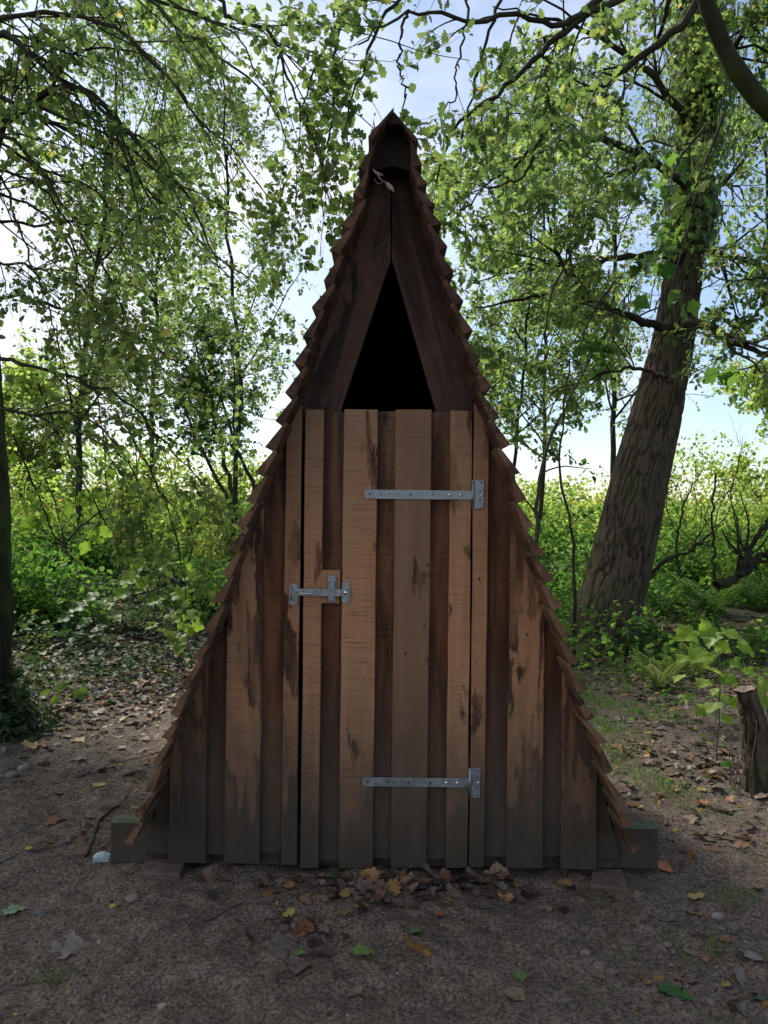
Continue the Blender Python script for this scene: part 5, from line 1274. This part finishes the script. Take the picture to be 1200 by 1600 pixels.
grit(30000, region_near, 0.0014, 0.0050)
grit(420, region_near, 0.004, 0.010)

# single leaves one can pick out
def ground_leaf(px, py, w, tm, col, col2, label, rot=None, curl=1.0, name='fallen_leaf', lift=0.006, group=None, tilt=0.15):
    if tm == 'maple': tm = 'mapleo'
    g = on_ground(px, py); d = g[1] - CAMY; s = w / F * d
    V0, F0 = TP[tm]; V0 = V0 - np.array((.5, 0, 0)); V0 = V0 * np.array((1, 1, curl))
    key = 'leaf_%s_%s' % (tm, col)
    V = V0 * s
    # subdivide once for a smoother curl
    mat = FM.get(col) or FM.setdefault(col, plain_leaf('fallen_leaf_%d' % len(FM), col, col2))
    me = mesh_np(name, V, F0, mat, smooth=True)
    # short stalk
    o = link(name, me, label=label, category='leaf')
    if group: o['group'] = group
    o.location = (g[0], g[1], g[2] + lift); o.rotation_euler = (rng.normal(0, tilt), rng.normal(0, tilt), rng.uniform(0, 6.28) if rot is None else rot)
    return o
FM = {}
GL = [
 (24, 1424, 28, 'maple', (0.20, 0.28, 0.17), (0.13, 0.20, 0.10), 'pale green torn leaf lying flat at the far left', 0.6),
 (112, 1484, 54, 'maple', (0.22, 0.185, 0.165), (0.15, 0.12, 0.10), 'large tan dead leaf on bare soil at the lower left', 0.2),
 (571, 1489, 34, 'maple', (0.20, 0.30, 0.08), (0.12, 0.20, 0.05), 'light green forked leaf on the soil below the door', 0.4),
 (653, 1487, 38, 'curl2', (0.36, 0.19, 0.05), (0.17, 0.08, 0.03), 'curled orange and brown leaf below the door', 1.2),
 (645, 1458, 28, 'oak', (0.08, 0.16, 0.06), (0.05, 0.10, 0.04), 'mid green oak leaf above the curled orange leaf', 0.5),
 (537, 1428, 24, 'ovate', (0.21, 0.24, 0.06), (0.13, 0.18, 0.04), 'yellow-green oval leaf at the edge of the leaf pile', 1.7),
 (472, 1457, 38, 'curl', (0.26, 0.10, 0.045), (0.16, 0.06, 0.03), 'rust orange dead leaf left of the leaf pile', 0.9),
 (1057, 1554, 52, 'oak', (0.040, 0.115, 0.030), (0.03, 0.08, 0.02), 'large dark green lobed leaf at the lower right', 2.4),
 (812, 1527, 24, 'ovate', (0.10, 0.17, 0.06), (0.07, 0.12, 0.04), 'small green pointed leaf below the hinge side', 1.8),
 (803, 1556, 34, 'ovate', (0.21, 0.17, 0.10), (0.14, 0.11, 0.07), 'tan oval leaf beneath the small green pointed leaf', 2.6),
 (1182, 1562, 22, 'oak', (0.06, 0.13, 0.08), (0.04, 0.09, 0.05), 'small blue-green leaf near the bottom right corner', 0.2),
 (1036, 1357, 26, 'curl2', (0.42, 0.17, 0.07), (0.30, 0.11, 0.05), 'bright orange leaf leaning on the right end of the sill', 0.9),
 (1115, 1216, 28, 'curl2', (0.42, 0.24, 0.08), (0.24, 0.12, 0.05), 'golden curled leaf standing near the stump', 1.2),
 (1097, 1259, 24, 'curl', (0.30, 0.12, 0.05), (0.2, 0.08, 0.04), 'reddish leaf on the dark soil left of the stump', 2.6),
 (1080, 1492, 26, 'ovate', (0.26, 0.17, 0.13), (0.19, 0.12, 0.09), 'pinkish tan leaf above the dark green lobed leaf', 2.4),
 (1178, 1498, 28, 'ovate', (0.24, 0.20, 0.17), (0.17, 0.14, 0.12), 'pale tan oval leaf near the right edge', 0.1),
 (253, 1575, 14, 'ovate', (0.36, 0.34, 0.30), (0.28, 0.26, 0.22), 'small whitish leaf scrap at the bottom left', 1.2),
 (176, 1418, 11, 'ovate', (0.36, 0.33, 0.06), (0.28, 0.25, 0.05), 'tiny yellow leaf on the soil left of the brick', 1.2),
 (556, 1557, 26, 'curl', (0.16, 0.11, 0.085), (0.1, 0.07, 0.05), 'flat brown leaf in front of the hut near the bottom edge', 0.1),
 (722, 1517, 22, 'ovate', (0.20, 0.145, 0.11), (0.14, 0.10, 0.08), 'pale brown oval leaf right of the curled orange leaf', 2.3),
 (685, 1432, 16, 'ovate', (0.33, 0.12, 0.05), (0.25, 0.09, 0.04), 'small orange leaf at the right of the leaf pile', 1.9),
 (933, 1526, 30, 'chip', (0.20, 0.15, 0.09), (0.12, 0.09, 0.06), 'narrow curled bark-coloured leaf at the lower right', 2.2),
 (110, 1467, 20, 'ovate', (0.17, 0.11, 0.095), (0.12, 0.08, 0.07), 'small brown leaf tucked behind the large tan leaf', 0.1),
 (470, 1492, 16, 'ovate', (0.12, 0.18, 0.05), (0.08, 0.13, 0.04), 'small green leaf on the brown leaf clump', 0.1),
 (443, 1483, 44, 'maple', (0.15, 0.115, 0.10), (0.09, 0.07, 0.06), 'large brown leaf in the clump left of the leaf pile', 0.4),
 (465, 1512, 36, 'maple', (0.16, 0.12, 0.105), (0.10, 0.075, 0.065), 'brown lobed leaf at the foot of the clump', 4.6),
 (505, 1490, 38, 'maple', (0.13, 0.10, 0.085), (0.08, 0.06, 0.05), 'dull brown leaf at the right of the clump', 3.3),
 (524, 1528, 28, 'curl', (0.13, 0.105, 0.09), (0.08, 0.065, 0.055), 'grey-brown crumpled leaf below the clump', 2.0),
 (575, 1395, 46, 'maple', (0.17, 0.13, 0.11), (0.11, 0.085, 0.07), 'big grey-brown leaf in the pile under the door', 0.4),
 (618, 1405, 44, 'maple', (0.15, 0.115, 0.10), (0.1, 0.075, 0.065), 'broad brown leaf in the middle of the pile', 1.4),
 (655, 1386, 36, 'curl2', (0.27, 0.15, 0.08), (0.18, 0.09, 0.05), 'orange-brown leaf against the hut in the pile', 2.4),
 (690, 1392, 34, 'curl', (0.19, 0.15, 0.13), (0.12, 0.095, 0.08), 'pale grey-brown leaf at the right of the pile', 1.1),
 (514, 1371, 26, 'ovate', (0.05, 0.14, 0.04), (0.035, 0.09, 0.03), 'fresh green leaf touching the foot of the door', 2.1),
 (530, 1360, 24, 'ovate', (0.06, 0.15, 0.04), (0.04, 0.1, 0.03), 'green leaf tucked under the door corner', 0.9),
 (548, 1376, 24, 'ovate', (0.12, 0.20, 0.06), (0.08, 0.14, 0.04), 'light green leaf just in front of the door', 0.5),
 (330, 1377, 26, 'curl2', (0.27, 0.17, 0.12), (0.2, 0.12, 0.09), 'pinkish brown leaf under the left boards', 0.4),
 (225, 1070, 26, 'curl2', (0.33, 0.20, 0.14), (0.22, 0.13, 0.09), 'orange-tan leaf on the left path litter', 0.4),
 (44, 1328, 12, 'ovate', (0.40, 0.28, 0.05), (0.3, 0.2, 0.04), 'tiny golden leaf on the left path', 0.4),
]
for px, py, w, tm, c1, c2, lab, rot in GL:
    big = tm in ('curl', 'curl2')
    ground_leaf(px, py, w * 1.15, tm, c1, c2, lab, rot, 1.6 if big else 0.8, tilt=0.3 if big else 0.12, lift=0.012 if big else 0.007)
browns = [(0.19, 0.135, 0.10), (0.13, 0.088, 0.062), (0.27, 0.195, 0.145), (0.30, 0.15, 0.07), (0.20, 0.105, 0.065)]
BN = ['grey-brown', 'dark brown', 'pale brown', 'rusty brown', 'reddish brown']; SN = {'curl': 'narrow lobed', 'curl2': 'curled broad', 'maple': 'flat lobed', 'ovate': 'small oval'}
def where(px, py, marks, rows):
    m = min(marks, key=lambda q: abs(q[0] - px))[1]; r = min(rows, key=lambda q: abs(q[0] - py))[1]
    return r + ' ' + m
for k in range(34):
    px, py, w, tm = rng.normal(620, 90), rng.uniform(1366, 1425), rng.uniform(18, 38), ['curl', 'curl2', 'maple'][k % 3]
    lab = '%s %s leaf %s' % (BN[k % 5], SN[tm], where(px, py, [(430, 'the latch side of the hut'), (484, 'the left door board'), (556, 'the second raised door board'), (640, 'the middle door board'), (715, 'the right door board'), (820, 'the boards past the door')], [(1375, 'touching'), (1395, 'just before'), (1418, 'well before')]))
    ground_leaf(px, py, w, tm, browns[k % 5], None, lab, None, 1.3, group='brown leaves piled before the door', tilt=0.4, lift=rng.uniform(.005, .02))
for k in range(40):
    px, py, w, tm = rng.uniform(960, 1200), rng.uniform(1150, 1330), rng.uniform(14, 28), ['curl', 'curl2', 'maple'][k % 3]
    lab = '%s %s leaf %s' % (BN[(k * 2) % 5], SN[tm], where(px, py, [(980, 'the right roof edge'), (1050, 'the grass beside the hut'), (1115, 'the maple seedling'), (1185, 'the cut stump')], [(1170, 'behind'), (1240, 'beside'), (1310, 'in front of')]))
    ground_leaf(px, py, w, tm, browns[(k * 2) % 5], None, lab, None, 1.3, group='brown leaves right of the hut', tilt=0.3, lift=.01)
for k in range(14):
    px, py = rng.uniform(1000, 1200), rng.uniform(1380, 1590); ground_leaf(px, py, rng.uniform(10, 20), ['curl', 'ovate'][k % 2], browns[(k * 2) % 5], None, 'small %s leaf %s' % (BN[(k * 2) % 5], where(px, py, [(1010, 'the right sill end'), (1060, 'the dark green leaf'), (1120, 'the mossy stone'), (1180, 'the right picture edge')], [(1400, 'on soil just past'), (1460, 'on soil near'), (1530, 'low down by'), (1580, 'at the bottom edge by')])), None, 1.0, group='small leaves at the lower right', tilt=0.2, lift=.006)

# stones
def stone(px, py, w, label, group=None, flat=.55, name='stone'):
    g = on_ground(px, py); d = g[1] - CAMY; s = w / F * d / 2
    import bmesh
    bm = bmesh.new(); bmesh.ops.create_icosphere(bm, subdivisions=2, radius=1.0)
    st = rng.uniform(.7, 1.2, 3); se = rng.uniform(0, 50)
    for v in bm.verts:
        k = 1 + 0.20 * float(vnoise(v.co.x * 1.4 + se, v.co.y * 1.4, v.co.z * 1.4, 3)); v.co = Vector((v.co.x * s * st[0] * k, v.co.y * s * st[1] * k, v.co.z * s * flat * k))
    me = bpy.data.meshes.new(name); bm.to_mesh(me); bm.free(); me.materials.append(M['stone'])
    for p in me.polygons: p.use_smooth = True
    o = link(name, me, label=label, category='stone'); o.location = (g[0], g[1], g[2] - s * flat * .05); o.rotation_euler = (0, 0, rng.uniform(0, 6))
    if group: o['group'] = group
for px, py, w, lab in [(444, 1452, 24, 'grey-brown rounded stone left of the rust leaf'), (333, 1470, 17, 'dark slate pebble in front of the left boards'), (208, 1403, 22, 'dark grey stone below the brick'), (208, 1466, 14, 'oval tan pebble in the left foreground'),
    (612, 1526, 13, 'whitish pebble below the door'), (915, 1488, 17, 'dark rounded pebble right of centre'), (840, 1513, 12, 'blue-grey pebble below the right boards'), (896, 1573, 14, 'white pebble near the bottom edge'), (1111, 1566, 22, 'dark brown stone beside the dark green leaf'),
    (1120, 1431, 17, 'grey stone in the right foreground'), (1047, 1311, 15, 'round grey pebble right of the sill end'), (1145, 1449, 26, 'mossy flat stone in the right foreground'), (1195, 1475, 16, 'grey pebble at the right edge'), (38, 1200, 26, 'grey stone on the left path'), (18, 1212, 24, 'dull brown stone next to the grey one on the left path'),
    (1043, 1475, 14, 'ochre pebble under the grass wisps'), (1128, 1452, 12, 'cream pebble beside the mossy stone'), (65, 1428, 22, 'pale elongated stone at the left')]:
    stone(px, py, w, lab)
for k in range(46):
    px, py = rng.uniform(0, 1200), rng.uniform(1400, 1598)
    stone(px, py, rng.uniform(5, 10), 'tiny half-sunk pebble ' + where(px, py, [(60, 'the left picture edge'), (180, 'the big tan leaf'), (330, 'the left hut boards'), (450, 'the brown leaf clump'), (560, 'the light green forked leaf'), (655, 'the curled orange leaf'), (760, 'the hinge side of the door'), (860, 'the right hut boards'), (960, 'the right sill end'), (1060, 'the dark green leaf'), (1170, 'the right picture edge')], [(1420, 'far up the soil from'), (1470, 'on the soil near'), (1530, 'low on the soil by'), (1585, 'at the bottom edge below')]), 'tiny pebbles in the soil')

# sticks
def stick(pts, r, label, name='fallen_stick', mat='stick', group=None):
    P_ = [on_ground(x, y_) for x, y_ in pts]
    P_ = resample([p + np.array((0, 0, r * .8)) for p in P_], 14, r * .5)
    V, Q = tubes(P_[None], (np.linspace(r, r * .5, 14) * rng.uniform(.85, 1.15, 14))[None], 6)
    o = link(name, mesh_np(name, V, Q, M[mat], smooth=True), label=label, category='stick')
    if group: o['group'] = group
for pts, r, lab in [([(320, 1440), (370, 1415), (420, 1393), (466, 1370)], .004, 'long thin stick slanting to the foot of the door'), ([(655, 1395), (666, 1425), (670, 1455)], .004, 'short dark stick under the leaf pile'), ([(690, 1400), (712, 1420), (722, 1430)], .004, 'stubby stick at the right of the leaf pile'),
    ([(735, 1418), (770, 1420), (800, 1423)], .004, 'brown twig right of the leaf pile'), ([(1010, 1425), (1035, 1440), (1060, 1448), (1090, 1446)], .006, 'curved peeling stick on the right foreground'), ([(1100, 1320), (1150, 1325), (1200, 1342)], .006, 'long stick crossing the right edge'), ([(1105, 1308), (1140, 1312), (1180, 1318)], .008, 'thick mossy stick on the right'),
    ([(60, 1200), (110, 1210), (150, 1200), (220, 1185), (248, 1175)], .006, 'long crooked stick across the left path'), ([(120, 1217), (150, 1208), (180, 1203)], .014, 'short broken log piece on the left path'), ([(0, 1235), (25, 1215), (40, 1180)], .004, 'thin twig at the left edge'), ([(1080, 1240), (1100, 1265), (1110, 1280)], .004, 'pale twig left of the stump'),
    ([(1005, 1385), (1030, 1395), (1060, 1420)], .003, 'thin dark twig below the orange leaf'), ([(460, 1540), (480, 1520), (505, 1512)], .003, 'thin twig under the brown leaf clump'), ([(20, 1540), (70, 1533), (105, 1533)], .003, 'straight straw at the lower left'), ([(0, 1350), (40, 1330), (90, 1322)], .004, 'thin stick low on the left path')]:
    stick(pts, r, lab)
stick([(135, 1340), (142, 1328), (146, 1305), (160, 1280), (185, 1262), (200, 1245)], .008, 'green mossy stem curling up beside the left end of the sill', 'creeper', 'mossbark')
for k in range(60):
    x, y_ = (rng.uniform(0, 300), rng.uniform(1130, 1400)) if k % 2 else (rng.uniform(940, 1200), rng.uniform(1150, 1480))
    l = rng.uniform(15, 45); an = rng.uniform(-.6, .6)
    stick([(x, y_), (x + l * .5, y_ + l * .3 * an + rng.normal(0, 2)), (x + l, y_ + l * an * .6)], rng.uniform(.0015, .0035), 'thin dry twig ' + where(x, y_, [(40, 'the left picture edge'), (120, 'the broken log piece'), (200, 'the left sill end'), (280, 'the left hut wall')] if k % 2 else [(960, 'the right roof edge'), (1040, 'the orange leaf by the sill'), (1100, 'the maple seedling'), (1180, 'the cut stump')], [(1160, 'well behind'), (1220, 'on soil beside'), (1290, 'level with but below'), (1350, 'on bare soil in front of'), (1420, 'far in front of')]), group='dry twigs ' + ('on the left path' if k % 2 else 'right of the hut'))
# crumpled plastic scrap by the left sill end
mb = MB(); g = on_ground(160, 1347); n = 9
V = []
for j in range(4):
    for k in range(n):
        a = 2 * math.pi * k / n; r = 0.022 * (0.6 + .4 * math.sin(math.pi * (j + .6) / 4)) * (1 + rng.normal(0, .16)); V.append(g + np.array((-.035 + j * .022, r * math.cos(a), .02 + r * math.sin(a))))
mb.add(V, [(j * n + k, j * n + (k + 1) % n, (j + 1) * n + (k + 1) % n, (j + 1) * n + k) for j in range(3) for k in range(n)])
t = NT('clear_plastic'); b_ = t.bsdf((0.55, 0.75, 0.78), 0.15); b_.inputs['Transmission Weight'].default_value = 0.7
mb.build('plastic_scrap', t.m, label='crumpled clear blue-green plastic scrap against the left sill end', category='litter')
sc['pc'] = sum(len(o.data.polygons) for o in sc.objects if o.type == 'MESH')
